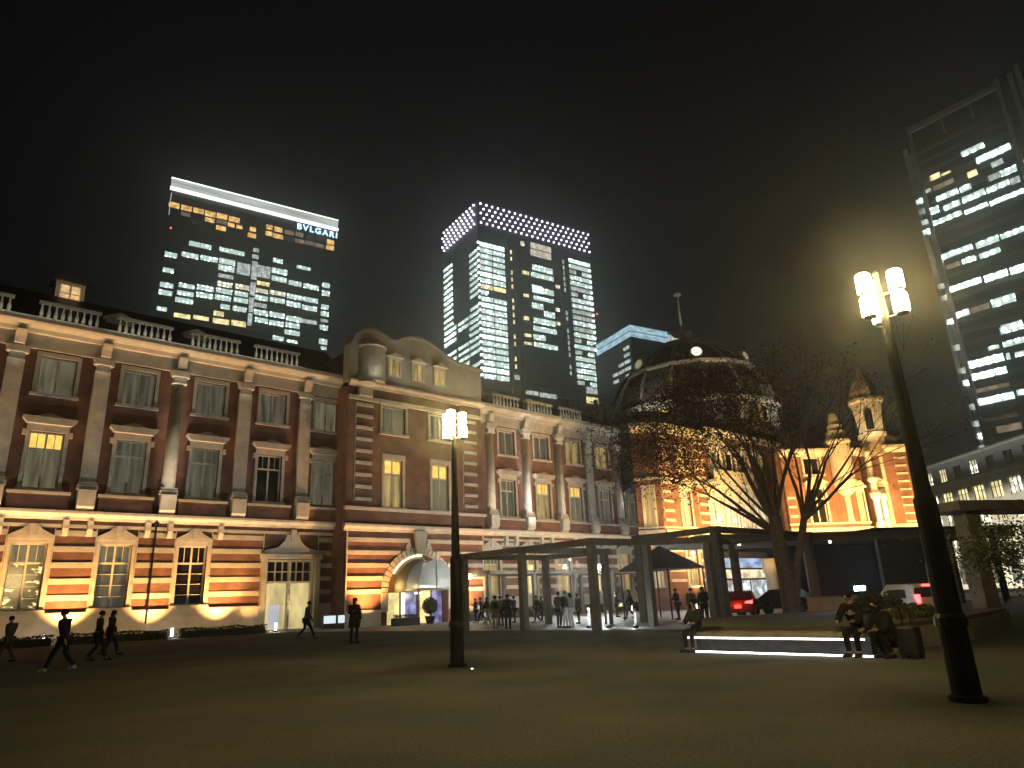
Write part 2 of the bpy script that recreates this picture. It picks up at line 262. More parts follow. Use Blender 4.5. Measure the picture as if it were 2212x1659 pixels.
def window(T,c,w,z0,z1,style,pane,top=None,parent=ST,label=None,surround=.22):
    """sash window set in its opening: frame with mullions, pane behind it, stone surround and hood"""
    h=z1-z0; D=-.28; f=MB(T); t=.09
    f.box(c-w/2,c-w/2+t,D-.05,D+.06,z0,z1).box(c+w/2-t,c+w/2,D-.05,D+.06,z0,z1).box(c-w/2+t,c+w/2-t,D-.05,D+.06,z0,z0+t).box(c-w/2+t,c+w/2-t,D-.05,D+.06,z1-t,z1)
    zt=z0+h*.70 if style!='small' else z1
    f.box(c-.055,c+.055,D-.03,D+.07,z0+t,z1-t)
    if style!='small':
        f.box(c-w/2+t,c-.055,D-.03,D+.07,zt-.06,zt+.06).box(c+.055,c+w/2-t,D-.03,D+.07,zt-.06,zt+.06)
    for sg in(-1,1):
        cc=c+sg*w/4
        if style in('tall','ground'): f.box(cc-.02,cc+.02,D-.02,D+.04,zt+.06,z1-t)
        if style=='ground':
            for k in range(1,4): f.box(c+sg*.055,c+sg*(w/2-t),D-.02,D+.035,z0+(zt-z0)*k/4-.02,z0+(zt-z0)*k/4+.02)
    o=f.build('window',M_frame,parent)
    if label: o['label']=label
    p=MB(T)
    if top is None: p.box(c-w/2+.02,c+w/2-.02,D-.07,D-.055,z0,z1)
    else:
        p.box(c-w/2+.02,c+w/2-.02,D-.07,D-.055,z0,zt)
        MB(T).box(c-w/2+.02,c+w/2-.02,D-.07,D-.055,zt+.002,z1).build('upper_pane',top,o)
    p.build('pane',pane,o)
    s=MB(T); q=surround; P=.09
    s.box(c-w/2-q,c-w/2,-.02,P,z0,z1).box(c+w/2,c+w/2+q,-.02,P,z0,z1)
    s.box(c-w/2-q-.1,c+w/2+q+.1,-.02,P+.14,z0-.2,z0-.002)
    if style=='small': s.box(c-w/2-q,c+w/2+q,-.02,P,z1+.002,z1+.28)
    elif style=='tall':
        s.box(c-w/2-q,c+w/2+q,-.02,P,z1+.002,z1+.45)
        s.prism([(c-w/2-q-.05,z1+.452),(c+w/2+q+.05,z1+.452),(c+w/2+q+.32,z1+.75),(c+w/2+q+.32,z1+.9),(c-w/2-q-.32,z1+.9),(c-w/2-q-.32,z1+.75)],-.02,.42)
        s.prism([(c-w/2-.1,z1+.902),(c+w/2+.1,z1+.902),(c+.1,z1+1.2),(c-.1,z1+1.2)],-.02,.22)
        for sg in(-1,1):
            s.box(c+sg*(w/2+q+.002),c+sg*(w/2+q+.2),-.02,P+.1,z1-.3,z1+.05)
    elif style=='ground':
        s.box(c-w/2-q,c+w/2+q,-.02,P,z1+.002,z1+.25)
        s.prism([(c-w/2-q-.05,z1+.252),(c+w/2+q+.05,z1+.252),(c+w/2+q+.05,z1+.45),(c+.5,z1+.85),(c+.3,z1+1.1),(c-.3,z1+1.1),(c-.5,z1+.85),(c-w/2-q-.05,z1+.45)],-.02,.2)
        s.box(c-.16,c+.16,.2,.3,z1+.4,z1+1.16)
    elif style=='plain':
        s.box(c-w/2-q,c+w/2+q,-.02,P,z1+.002,z1+.45)
    elif style=='peak':
        s.box(c-w/2-q,c+w/2+q,-.02,P,z1+.002,z1+.5)
        s.prism([(c-w/2-q-.2,z1+.502),(c+w/2+q+.2,z1+.502),(c+w/2+q+.2,z1+.62),(c,z1+1.35),(c-w/2-q-.2,z1+.62)],-.02,.35)
    s.build('surround',M_stone,o)
    return o
def column(T,c,w,z0,z1,round_=True):
    m=MB(T)
    if round_: m.lathe(c,.05,[(w/2,z0+.5),(w/2,z0+1.6),(w/2*.86,z1-1.0)],14)
    else: m.box(c-w/2,c+w/2,-.02,.26,z0+.5,z1-1.0)
    o=m.build('column',M_stone,ST,smooth=round_)
    b=MB(T).box(c-w*.62,c+w*.62,-.02,.55,z0,z0+.3); b.box(c-w*.56,c+w*.56,-.02,.48,z0+.302,z0+.5); b.build('base',M_stone,o)
    k=MB(T); e=.5 if round_ else .3
    k.box(c-w*.5,c+w*.5,-.02,e,z1-.98,z1-.86); k.box(c-w*.44,c+w*.44,-.02,e-.04,z1-.858,z1-.45)
    for sg in(-1,1): k.lathe(c+sg*w*.5,e-.12,[(.02,z1-.56),(.17,z1-.46),(.17,z1-.26),(.02,z1-.16)],8)
    k.prism([(c-w*.5,z1-.448),(c+w*.5,z1-.448),(c+w*.68,z1-.12),(c+w*.68,z1),(c-w*.68,z1),(c-w*.68,z1-.12)],-.02,e+.08)
    k.build('capital',M_stone,o)
    return o
def ledge(T,a0,a1,z0,z1,out,name,mat=None,prof=True):
    m=MB(T)
    if prof:
        h=z1-z0; m.prism([(-.02,z0),(out*.45,z0),(out*.55,z0+h*.3),(out*.9,z0+h*.55),(out,z0+h*.7),(out,z1),(-.02,z1)],a0,a1,'x')
    else: m.box(a0,a1,-.02,out,z0,z1)
    return m.build(name,mat or M_stone,ST)
# a prism along 'x' takes (b,z) profiles
def wing(T,a0,a1,pil,wins,gwins,door,bright,pan2,pan3,pang):
    """three storeys: banded ground floor, then columns running through two storeys"""
    h2=[(c-.95,c+.95,9.35,12.95) for c in wins]; h3=[(c-1.05,c+1.05,15.45,17.95) for c in wins]
    hg=[(c-.95,c+.95,2.05,6.0) for c in gwins]
    if door is not None: hg.append((door-1.9,door+1.9,.12,5.1))
    wall(T,a0,a1,8.0,18.35,h2+h3,.38,'upper_wall',M_brick)
    wall(T,a0,a1,1.85,7.7,[h if h[2]>1 else (h[0],h[1],1.85,h[3]) for h in hg],.38,'ground_wall',M_brick)
    dd=[(door-1.9,door+1.9)] if door is not None else []
    x=a0
    for d in dd: MB(T).box(x,d[0]-.35,-.3,.22,-.1,1.85).build('plinth',M_stone,ST); x=d[1]+.35
    MB(T).box(x,a1,-.3,.22,-.1,1.85).build('plinth',M_stone,ST)
    # stone banding between the openings
    bm=MB(T); ed=sorted([(h[0]-.24,h[1]+.24) for h in hg]); x=a0; gaps=[]
    for e in ed: gaps.append((x,e[0])); x=e[1]
    gaps.append((x,a1))
    for g in gaps:
        if g[1]-g[0]<.1: continue
        bm=MB(T)
        for k in range(5): bm.box(g[0]+.06,g[1]-.06,-.02,.06,2.55+k*.98,2.55+k*.98+.34)
        bm.box(g[0],g[0]+.06,-.02,.075,1.87,6.96).box(g[1]-.06,g[1],-.02,.075,1.87,6.96)
        bm.build('stone_banding',M_stone,ST)
    ledge(T,a0,a1,7.45,8.0,.55,'belt_course')
    ledge(T,a0,a1,6.98,7.18,.14,'string_course',prof=False)
    # apron panels under the first floor windows and consoles under the columns
    for c in wins:
        ap=MB(T).box(c-1.62,c+1.62,-.02,.42,8.02,8.95).build('apron_panel',M_brick,ST)
        MB(T).box(c-1.68,c+1.68,-.02,.5,8.952,9.13).build('coping',M_stone,ap)
    for i,c in enumerate(pil):
        cs=MB(T).prism([(-.02,8.02),(.38,8.02),(.66,8.3),(.7,8.9),(.72,9.35),(-.02,9.35)],c-.5,c+.5,'x'); cs.build('console',M_stone,ST)
        for sg in (-1,1): pass
        column(T,c,.95,9.36,18.35,bright[i]>0)
    for c in gwins:
        for sg in(-1,1):
            MB(T).prism([(-.02,6.45),(.2,6.5),(.42,6.9),(.42,7.44),(-.02,7.44)],c+sg*1.7-.16,c+sg*1.7+.16,'x').build('bracket',M_stone,ST)
    for i,c in enumerate(wins):
        p,t=pan2[i%len(pan2)]; window(T,c,1.9,9.35,12.95,'tall',p,t)
        p=pan3[i%len(pan3)]; window(T,c,2.1,15.45,17.95,'small',p)
    for i,c in enumerate(gwins):
        p,t=pang[i%len(pang)]; window(T,c,1.9,2.05,6.0,'ground',p,t)
    MB(T).box(a0,a1,-.3,.16,18.352,19.3).build('frieze',M_stone,ST)
    ledge(T,a0,a1,19.302,20.15,1.0,'cornice')
    for c in pil: MB(T).prism([(-.02,18.4),(.5,18.45),(.62,18.9),(.8,19.3),(-.02,19.3)],c-.3,c+.3,'x').build('cartouche',M_stone,ST)
    ledge(T,a0,a1,20.152,20.42,.5,'parapet_base',M_stone2,prof=False)
def balustrade(T,a0,a1,z0=20.42,n=9):
    r=MB(T).box(a0,a1,-.1,.2,z0+1.1,z0+1.28).box(a0,a1,-.1,.2,z0,z0+.14).build('balustrade',M_stone2,ST)
    for i in range(n):
        a=a0+(a1-a0)*(i+.5)/n
        MB(T).lathe(a,.05,[(.06,z0+.14),(.13,z0+.38),(.12,z0+.55),(.055,z0+.8),(.06,z0+1.0),(.1,z0+1.1)],7).build('baluster',M_stone,r,smooth=True)
    return r
D2=(P_grey,None)
wing(F0,-14,26.4,[-10.8,-5.95,-1.05,3.85,8.75,13.65,18.5,23.4],[-8.4,-3.5,1.4,6.2,11.1,16.0,20.8,25.2][:7]+[25.35],[-8.4,-3.5,1.4,6.2,10.95,15.75],22.9,
     [0,0,0,0,0,1,0,0],[(P_grey,None),(P_grey,None),(P_warm,P_amber),(P_dim,P_amber),(P_grey,P_grey),(P_grey,P_grey),(P_dark,P_dark),(P_grey,P_grey)],
     [P_dim,P_dim,P_dim,P_dim,P_grey,P_grey,P_grey,P_dim],[(P_grey,None),(P_grey,P_grey),(P_shop,P_dim),(P_shop,P_dim),(P_grey,P_dim),(P_dark,P_dark)])
wing(F0,40.0,65.5,[42.7,47.4,52.2,56.9,61.7],[45.0,49.8,54.6,59.3,63.8],[42.6,47.3,52.1,56.9,61.7],None,
     [1,1,1,0,1],[(P_grey,P_grey),(P_warm,P_amber),(P_dim,P_amber),(P_grey,P_grey),(P_grey,P_grey)],[P_grey,P_grey,P_warm,P_warm,P_grey],
     [(P_warm,P_dim),(P_bright,P_warm),(P_warm,P_dim),(P_bright,P_dim),(P_warm,P_warm)])
for a,b in((-10.2,-6.4),(-5.5,-1.6),(-.6,3.2),(4.55,8.2),(9.2,12.9),(14.1,17.8),(18.9,22.7)): balustrade(F0,a,b)
for a,b in((43.2,46.9),(48,51.7),(52.8,56.3)): balustrade(F0,a,b,n=8)
# roofs behind the balustrades
rf=MB(F0).prism([(-.2,20.3),(-5,24.3),(-16,24.3),(-20,20.3)],-14,27.5,'x').build('slate_roof',M_slate,ST)
rf2=MB(F0).prism([(-.2,20.3),(-5,23.3),(-16,23.3),(-20,20.3)],39,72,'x').build('slate_roof',M_slate,ST)
for a in(9.8,15.2,45.5,50.5):
    z=22.4; MB(F0).box(a-.9,a+.9,-3.4,-2.2,z-.9,z).prism([(a-1.1,z),(a+1.1,z),(a,z+.5)],-3.5,-2.1).build('roof_vent',M_stone2,ST)
ch=MB(F0).box(63.4,64.6,-5,-3.8,21.5,24.0).box(63.2,64.8,-5.2,-3.6,24.002,24.4).build('chimney',M_stone,ST)
MB(F0).lathe(64,-4.4,[(.3,24.4),(.3,25.2),(.2,25.3)],10).build('pot',M_stone2,ch)
# lit dormer on the left roof
dm=MB(TF(6.75,57))
dm.box(-.95,.95,-1.6,0,22.6,25.6)
dm=dm.build('dormer',M_stone2,ST)
MB(TF(6.75,57)).prism([(-1.25,25.602),(1.25,25.602),(0,26.55)],-1.7,.3).prism([(-1.25,25.4),(-1.0,25.4),(-1.0,25.6),(-1.25,25.6)],-.1,.3).build('gable_roof',M_slate,dm)
dw=MB(TF(6.75,57)).box(-.62,.62,.01,.05,23.9,25.3).build('lit_pane',emit_tex('dormer_glow',(1,.62,.28),.5,1.1,(2,2,2),(.3,.7)),dm)
MB(TF(6.75,57)).box(-.06,.06,.052,.1,23.9,25.3).box(-.62,-.062,.052,.1,24.6,24.68).box(.062,.62,.052,.1,24.6,24.68).box(-.72,-.622,.0,.1,23.8,25.4).box(.622,.72,0,.1,23.8,25.4).build('glazing_bars',M_frame,dm)
# door of the left wing
dr=MB(F0); c=22.9
dr.box(c-1.9,c-1.7,-.35,-.1,.12,5.1).box(c+1.7,c+1.9,-.35,-.1,.12,5.1).box(c-.1,c+.1,-.33,-.05,.12,4.95).box(c-1.7,c+1.7,-.35,-.1,4.95,5.1).box(c-1.7,c-.1,-.33,-.08,3.4,3.55).box(c+.1,c+1.7,-.33,-.08,3.4,3.55)
for sg in(-1,1):
    for k in(.55,1.1): dr.box(c+sg*k-.03,c+sg*k+.03,-.3,-.12,3.55,4.95)
    dr.box(c+sg*.1,c+sg*1.7,-.3,-.12,4.2,4.26)
dr=dr.build('entrance_door',M_frame,ST)
P_door=emit_tex('door_glass',(1.0,.80,.36),.42,.85,(1.2,1.2,.5),(.3,.7),(.1,.1,.06),.3)
for sg in(-1,1):
    MB(F0).box(c+sg*.1,c+sg*1.7,-.38,-.36,.12,3.4).build('leaf',P_door,dr)
    MB(F0).box(c+sg*.1,c+sg*1.7,-.38,-.36,3.55,4.95).build('transom_pane',P_dark,dr)
MB(F0).box(c-1.35,c-.55,-.355,-.33,.3,1.9).build('notice_board',emit('notice',(.8,.85,1),.45),dr)
sr=MB(F0).box(c-2.3,c-1.9,-.02,.3,-.1,5.15).box(c+1.9,c+2.3,-.02,.3,-.1,5.15).box(c-2.4,c+2.4,-.02,.4,5.152,5.5)
sr.prism([(c-2.3,5.502),(c+2.3,5.502),(c+2.2,5.75),(c+1.1,6.0),(c+.62,6.5),(c+.5,6.95),(c-.5,6.95),(c-.62,6.5),(c-1.1,6.0),(c-2.2,5.75)],-.02,.28).box(c-.2,c+.2,.28,.4,6.4,7.3)
sr.build('door_surround',M_stone,ST)
MB(F0).box(c-2.6,c+2.6,-.02,1.4,-.05,.1).build('door_step',M_stone,ST)
MB(F0).path([(13.15,.28,1.0),(13.15,.28,8.6)],[.06,.06],8).box(13.0,13.3,.0,.3,7.2,7.5).build('drainpipe',M_dark,ST)

# ---------------------------------------------------------------- gabled pavilion with the arched entrance
a0,a1=26.4,40.0
h3=[(29.45,31.75,15.45,17.8),(34.3,36.6,15.45,17.8)]; h2=[(29.7,31.5,9.2,13.2),(34.5,36.3,9.2,13.2)]
wall(F1,a0,a1,8.0,19.1,h2+h3,.38,'pavilion_upper_wall',M_brick)
# ground wall with the arch: strips above the arch outline
gw=MB(F1); AC=33.1; AR=2.95; AZc=2.45
N_=24; arc=[(AC+AR*math.cos(math.pi-math.pi*i/N_),AZc+AR*math.sin(math.pi*i/N_)) for i in range(N_+1)]
gw.add([(a0,0,-.1),(AC-AR,0,-.1),(AC-AR,0,7.7),(a0,0,7.7)],[(0,1,2,3)]); gw.add([(AC+AR,0,-.1),(a1,0,-.1),(a1,0,7.7),(AC+AR,0,7.7)],[(0,1,2,3)])
for i in range(N_):
    p,q=arc[i],arc[i+1]; gw.add([(p[0],0,p[1]),(q[0],0,q[1]),(q[0],0,7.7),(p[0],0,7.7)],[(0,1,2,3)]); gw.add([(p[0],0,p[1]),(q[0],0,q[1]),(q[0],-.9,q[1]),(p[0],-.9,p[1])],[(0,1,2,3)])
for x in(AC-AR,AC+AR): gw.add([(x,0,-.1),(x,0,AZc),(x,-.9,AZc),(x,-.9,-.1)],[(0,1,2,3)])
gw.build('pavilion_ground_wall',M_brick,ST)
vr=MB(F1)
for i in range(N_):
    if i%2==0 or True:
        A,B=math.pi-math.pi*i/N_,math.pi-math.pi*(i+1)/N_; ro=AR+.62; g=.012
        vr.add([(AC+r*math.cos(t),b,AZc+r*math.sin(t)) for b in(-.02,.16) for r,t in((AR,A-g),(AR,B+g),(ro,B+g),(ro,A-g))],[(0,1,2,3),(4,5,6,7),(0,1,5,4),(1,2,6,5),(2,3,7,6),(3,0,4,7)])
vr.box(AC-AR-.62,AC-AR,-.02,.16,1.0,AZc-.005).box(AC+AR,AC+AR+.62,-.02,.16,1.0,AZc-.005)
vr.build('arch_ring',M_stone,ST)
MB(F1).prism([(AC-.35,AZc+AR+.1),(AC+.35,AZc+AR+.1),(AC+.6,7.3),(AC-.6,7.3)],.162,.5).build('keystone',M_stone2,ST)
bmL=MB(F1); bmR=MB(F1); bmL.box(a0,a0+.12,-.02,.13,1.25,7.15); bmR.box(a1-.12,a1,-.02,.13,1.25,7.15)
for k in range(5):
    z=2.42+k*.99; dz=z+.17-AZc; ro=AR+.62
    hw=math.sqrt(max(0,ro*ro-dz*dz)) if dz<ro else 0
    hw=max(hw,.85)
    bmL.box(a0+.12,AC-hw-.03,-.02,.11,z,z+.33); bmR.box(AC+hw+.03,a1-.12,-.02,.11,z,z+.33)
    if k in(3,4):
        w=.28
        for sg in(-1,1):
            x=AC+sg*(hw+.2); 
            (bmL if sg<0 else bmR).prism([(x-w,z-.5),(x+w,z-.5),(x+w*.6-sg*.1,z-.002),(x-w*.6-sg*.1,z-.002)] ,-.02,.1)
bmL.build('stone_banding',M_stone,ST); bmR.build('stone_banding',M_stone,ST)
MB(F1).box(a0,AC-AR-.64,-.02,.2,-.1,1.2).build('plinth',M_stone,ST); MB(F1).box(AC+AR+.64,a1,-.02,.2,-.1,1.2).build('plinth',M_stone,ST)
ledge(F1,a0-.3,a1+.3,7.2,7.75,.35,'belt_course'); ledge(F1,a0-.3,a1+.3,8.85,9.1,.3,'belt_course',prof=False)
MB(F1).box(a0,a1,-.02,.06,8.02,8.84).build('apron_band',M_brick,ST)
for (x0,x1,z0,z1) in h2: window(F1,(x0+x1)/2,x1-x0,z0,z1,'plain',P_warm if x0<33 else P_dim,P_amber)
for (x0,x1,z0,z1) in h3: window(F1,(x0+x1)/2,x1-x0,z0,z1,'small',P_dim)
for cx in(27.75,38.7):
    q=MB(F1); q.box(cx-.81,cx-.752,-.02,.05,9.6,17.7)
    for k in range(9):
        z=9.6+k*.98; q.box(cx-.75,cx+.75,-.02,.16,z,z+.26)
    q.build('quoins',M_stone,ST)
for sg in(-1,1):
    cx=27.1 if sg<0 else 39.4
MB(F1).box(a0-.15,a1+.15,-.02,.2,17.95,18.3).build('frieze_band',M_stone,ST)
cp=MB(F1).box(27.1,28.3,-.02,.4,18.302,19.1).lathe(27.7,.3,[(.5,19.1),(.85,19.35),(.75,19.9),(.3,20.2)],12).build('corner_capital',M_stone,ST)
ledge(F1,a0-.2,a1+.2,19.102,19.6,.5,'cornice')
gp=[(26.2,19.6),(40.2,19.6),(40.2,22.8),(38.6,22.9),(37.3,23.05),(36.2,23.35),(35.2,23.95),(34.3,24.35),(33.3,24.55),(32.2,24.45),(31.3,24.15),(30.6,23.7),(29.9,23.75),(29.3,24.1),(28.4,24.3),(27.4,24.05),(26.6,23.4),(26.2,22.6)]
gh=[(30.0,31.0,20.6,22.1),(32.4,33.4,20.6,22.1),(34.8,35.8,20.6,22.1)]
gb=MB(F1).prism([(x,z) for x,z in gp],-1.0,.1).build('curved_gable',M_stone2,ST)
cpg=MB(F1)
for i in range(2,len(gp)-1):
    p,q=gp[i],gp[i+1]; cpg.prism([(p[0],p[1]+.002),(q[0],q[1]+.002),(q[0],q[1]+.22),(p[0],p[1]+.22)],-1.1,.35)
cpg.build('gable_coping',M_stone2,ST)
MB(F1).lathe(28.3,-.05,[(1.25,19.61),(1.25,22.6),(1.35,22.7),(1.1,23.2),(.5,23.5)],14).build('corner_drum',M_stone2,ST,smooth=False)
for x0,x1,z0,z1 in gh:
    gw_=MB(F1).box(x0-.15,x0,.1,.26,z0-.15,z1+.15).box(x1,x1+.15,.1,.26,z0-.15,z1+.15).box(x0,x1,.1,.26,z1,z1+.15).box(x0,x1,.1,.26,z0-.15,z0).box((x0+x1)/2-.04,(x0+x1)/2+.04,.1,.2,z0,z1)
    gw_=gw_.prism([(x0-.35,z1+.152),(x1+.35,z1+.152),((x0+x1)/2,z1+.6)],.1,.5).build('attic_window',M_frame,ST)
    MB(F1).box(x0,(x0+x1)/2-.04,.102,.12,z0,z1).box((x0+x1)/2+.04,x1,.102,.12,z0,z1).build('pane',P_warm,gw_)
MB(F1).box(a0,a1,-8,-1.02,19.2,22.4).build('attic_block',M_slate,ST)
# side returns of the pavilion
for x in(a0,a1): MB(F1).box(x-.15 if x==a0 else x,x if x==a0 else x+.15,-2.2,-.01,-.1,19.1).build('side_wall',M_brick,ST)
# entrance: barrel vault recess, glazed porch, lit doors
MB(F1).box(AC-AR,AC+AR,-1.05,-.9,-.1,AZc+AR).build('recess_wall',noisy('recess_stucco',(.32,.25,.17),(.42,.34,.24),2,.8),ST)
P_hall=emit_tex('hall_glass',(1.0,.80,.30),.6,1.3,(1.4,1.4,1.4),(.35,.65),(.1,.1,.05),.3)
P_violet=emit_tex('violet_glass',(.50,.46,1.0),.15,.75,(1.6,1.6,1.2),(.4,.68),(.03,.03,.08),.2)
do=MB(F1).box(AC-2.6,AC-2.5,-.9,-.75,0,2.6).box(AC-1.3,AC-1.2,-.9,-.75,0,2.6).box(AC+.35,AC+.45,-.9,-.75,0,2.6).box(AC+1.75,AC+1.85,-.9,-.75,0,2.6).box(AC-2.6,AC+2.9,-.9,-.7,2.602,2.8).build('entrance_door',M_dark,ST)
MB(F1).box(AC-2.5,AC-1.3,-.89,-.85,0,2.6).build('leaf',P_hall,do)
MB(F1).box(AC-.75,AC+.35,-.89,-.85,0,2.6).build('leaf',P_violet,do)
MB(F1).box(AC+.45,AC+1.75,-.89,-.85,0,2.6).build('leaf',P_hall,do)
MB(F1).box(AC+1.85,AC+2.9,-.89,-.85,0,2.6).build('leaf',P_violet,do)
MB(F1).box(AC-1.2,AC-.75,-.89,-.85,0,2.6).build('side_light',emit('pale_glass',(1,.93,.7),1.3),do)
# projecting porch
PR=1.75; PC=33.6; PZ=2.65
po=MB(F1); K=14
for i in range(K):
    A,B=math.pi*i/K,math.pi*(i+1)/K
    po.add([(PC+PR*math.cos(A),-.3,PZ+PR*1.3*math.sin(A)),(PC+PR*math.cos(B),-.3,PZ+PR*1.3*math.sin(B)),(PC+PR*math.cos(B),1.9,PZ+PR*1.3*math.sin(B)),(PC+PR*math.cos(A),1.9,PZ+PR*1.3*math.sin(A))],[(0,1,2,3)])
def glass_mat():
    m,b=base('porch_glass'); b.inputs['Base Color'].default_value=(.20,.25,.27,1); b.inputs['Roughness'].default_value=.25; b.inputs['Alpha'].default_value=.75
    b.inputs['Emission Color'].default_value=(.6,.75,.85,1); b.inputs['Emission Strength'].default_value=.10; return m
M_glass=glass_mat()
po=po.build('glass_porch',M_glass,ST)
lu=MB(F1); lu.add([(PC+PR*math.cos(math.pi*i/K),1.9,PZ+PR*1.3*math.sin(math.pi*i/K)) for i in range(K+1)],[tuple(range(K+1))]); lu.build('lunette',M_glass,po)
fr=MB(F1).box(PC-PR-.06,PC-PR+.06,1.84,1.96,0,PZ).box(PC+PR-.06,PC+PR+.06,1.84,1.96,0,PZ).box(PC-PR,PC+PR,1.84,1.98,PZ-.12,PZ+.06).box(PC-.05,PC+.05,1.92,1.98,PZ+.06,PZ+PR*1.3-.03).box(PC-PR-.06,PC-PR+.06,-.3,1.84,PZ-.1,PZ+.04).box(PC+PR-.06,PC+PR+.06,-.3,1.84,PZ-.1,PZ+.04)
fr.build('porch_frame',M_stone2,po)
MB(F1).box(PC-1.2,PC-.2,1.2,1.25,2.75,2.95).box(PC-1.3,PC-.6,.6,.65,2.3,2.42).box(PC+.1,PC+.9,.9,.95,2.75,2.9).build('strip_lamps',emit('strip_white',(1,.97,.8),5),po)
# wide awning vault left of the porch, lit along its upper rim
aw=MB(F1)
for i in range(9):
    A=math.pi-math.pi*.62*i/9; B=math.pi-math.pi*.62*(i+1)/9
    aw.add([(AC+(AR-.08)*math.cos(A),-.05,AZc+(AR-.08)*math.sin(A)),(AC+(AR-.08)*math.cos(B),-.05,AZc+(AR-.08)*math.sin(B)),(AC+(AR-.3)*math.cos(B),.55,AZc+(AR-.3)*math.sin(B)),(AC+(AR-.3)*math.cos(A),.55,AZc+(AR-.3)*math.sin(A))],[(0,1,2,3)])
aw.add([(AC-AR+.3,.1,AZc+.0)]+[(AC+(AR-.3)*math.cos(math.pi-math.pi*.55*i/9),.1,AZc+(AR-.3)*math.sin(math.pi-math.pi*.55*i/9)) for i in range(10)]+[(AC+.2,.1,AZc)],[tuple(range(12))])
aw.build('arch_awning',noisy('awning_brown',(.16,.12,.07),(.24,.18,.11),3,.6),ST)
rim=MB(F1)
rp=[(AC+(AR-.05)*math.cos(math.pi-math.pi*t),.2,AZc+(AR-.05)*math.sin(math.pi*t)) for t in [.17+.035*i for i in range(11)]]
rim.path(rp,[.055]*len(rp),6); rim.build('rim_highlight',emit('rim_warm',(1,.85,.45),6),ST)  # glowing tube painted in for the lit edge where vault meets wall
# ---------------------------------------------------------------- domed block at the right end
FB=TF(58.9,44); FL=TF(57.2,45.9,-48); ANGD=math.degrees(math.atan2(-5.2,7.5)); FD=TF(72.3,37.5,ANGD); LD=9.13
M_paleb=noisy('pale_plaster',(.40,.38,.31),(.52,.50,.42),1.5,.7)
def quoin(T,a0_,a1_,zs,ze,st=.98,out=.14):
    m=MB(T); z=zs; m.box(a0_-.06,a0_-.002,-.02,.05,zs,ze)
    while z<ze: m.box(a0_,a1_,-.02,out,z,z+.28); z+=st
    return m.build('quoins',M_stone,ST)
# left oblique face with the narrow window
LW=2.54
wall(FL,0,LW,-.1,18.6,[(.75,1.75,8.1,11.9),(.75,1.75,2.3,6.0)],.3,'oblique_wall',M_brick)
window(FL,1.25,1.0,8.1,11.9,'plain',P_orange,None); window(FL,1.25,1.0,2.3,6.0,'plain',P_warm)
# front face
wall(FB,0,8.4,-.1,19.0,[(3.3,5.1,8.2,12.0),(3.3,5.1,14.2,16.6),(3.2,5.2,2.2,6.2)],.3,'front_wall',M_brick)
window(FB,4.2,1.8,8.2,12.0,'peak',P_bright,P_bright); window(FB,4.2,1.8,14.2,16.6,'small',P_amber); window(FB,4.2,2.0,2.2,6.2,'ground',P_warm,P_warm)
quoin(FB,.25,1.9,8.6,18.2); quoin(FB,6.5,8.2,8.6,18.2); quoin(FB,.1,2.7,2.6,6.5,.98); quoin(FB,5.7,8.3,2.6,6.5,.98)
for T,a,b in((FB,-.1,8.5),(FL,-.1,LW+.05)):
    ledge(T,a,b,7.4,7.75,.35,'belt_course',prof=False); ledge(T,a,b,6.75,6.95,.22,'string_course',prof=False); ledge(T,a,b,7.95,8.1,.2,'sill_course',prof=False)
    ledge(T,a,b,12.9,13.15,.2,'string_course',prof=False); ledge(T,a,b,18.0,18.9,.7,'cornice')
# recessed pale bay with arcades and a balcony, brightly lit
FC=TF(67.3,44.02)
P_arc=emit_tex('arcade_glass',(1.0,.93,.72),.35,1.1,(1.6,1.6,.8),(.35,.65),(.2,.2,.16),.3)
holes=[(.4+i*3.1,1.35+i*3.1,8.6,11.2) for i in range(5)]+[(1.6+i*3.1,2.55+i*3.1,8.6,11.2) for i in range(5)]
wall(FC,0,17,7.0,13.2,holes,.3,'arcade_wall',M_paleb)
for i in range(5):
    c=1.47+i*3.1; o=MB(FC)
    for s0 in(-1.07,.13):
        for k in(0,.47): o.box(c+s0+k-.0,c+s0+k+.05,-.2,-.1,8.6,11.2)
        o.box(c+s0,c+s0+.95,-.2,-.1,10.1,10.2)
    o=o.build('arcade_window',M_frame,ST); MB(FC).box(c-1.07,c+1.08,-.27,-.24,8.6,11.2).build('pane',P_arc,o)
    h=MB(FC); NN=10
    for j in range(NN):
        A,B=math.pi*j/NN,math.pi*(j+1)/NN
        h.add([(c+r*math.cos(t),b,11.3+r*1.0*math.sin(t)) for b in(-.02,.22) for r,t in((1.05,A),(1.05,B),(1.42,B),(1.42,A))],[(0,1,2,3),(4,5,6,7),(0,1,5,4),(2,3,7,6)])
    h.box(c-.12,c+.12,.0,.35,12.2,12.9).build('arch',M_stone,o)
    MB(FC).lathe(c-1.55,.12,[(.16,8.4),(.16,8.6),(.11,8.7),(.1,11.0),(.2,11.25)],8).build('colonnette',M_stone,o,smooth=True)
for c in(1.0,4.1,8.8): MB(FC).lathe(c,.5,[(.02,8.9),(.16,8.98),(.2,9.15),(.16,9.32),(.02,9.4)],10).build('globe_lamp',emit('globe',(1,.9,.6),7),ST,smooth=True)
ledge(FC,0,17,7.0,7.5,.5,'arcade_ledge'); 
wall(FC,0,17,13.2,19,[],.3,'arcade_upper_wall',M_brick)
MB(FC).box(0.2,12,-.02,1.1,13.2,13.5).box(.2,12,1.0,1.1,13.502,14.5).box(.2,12,.95,1.15,14.502,14.65).build('balcony',M_stone2,ST)
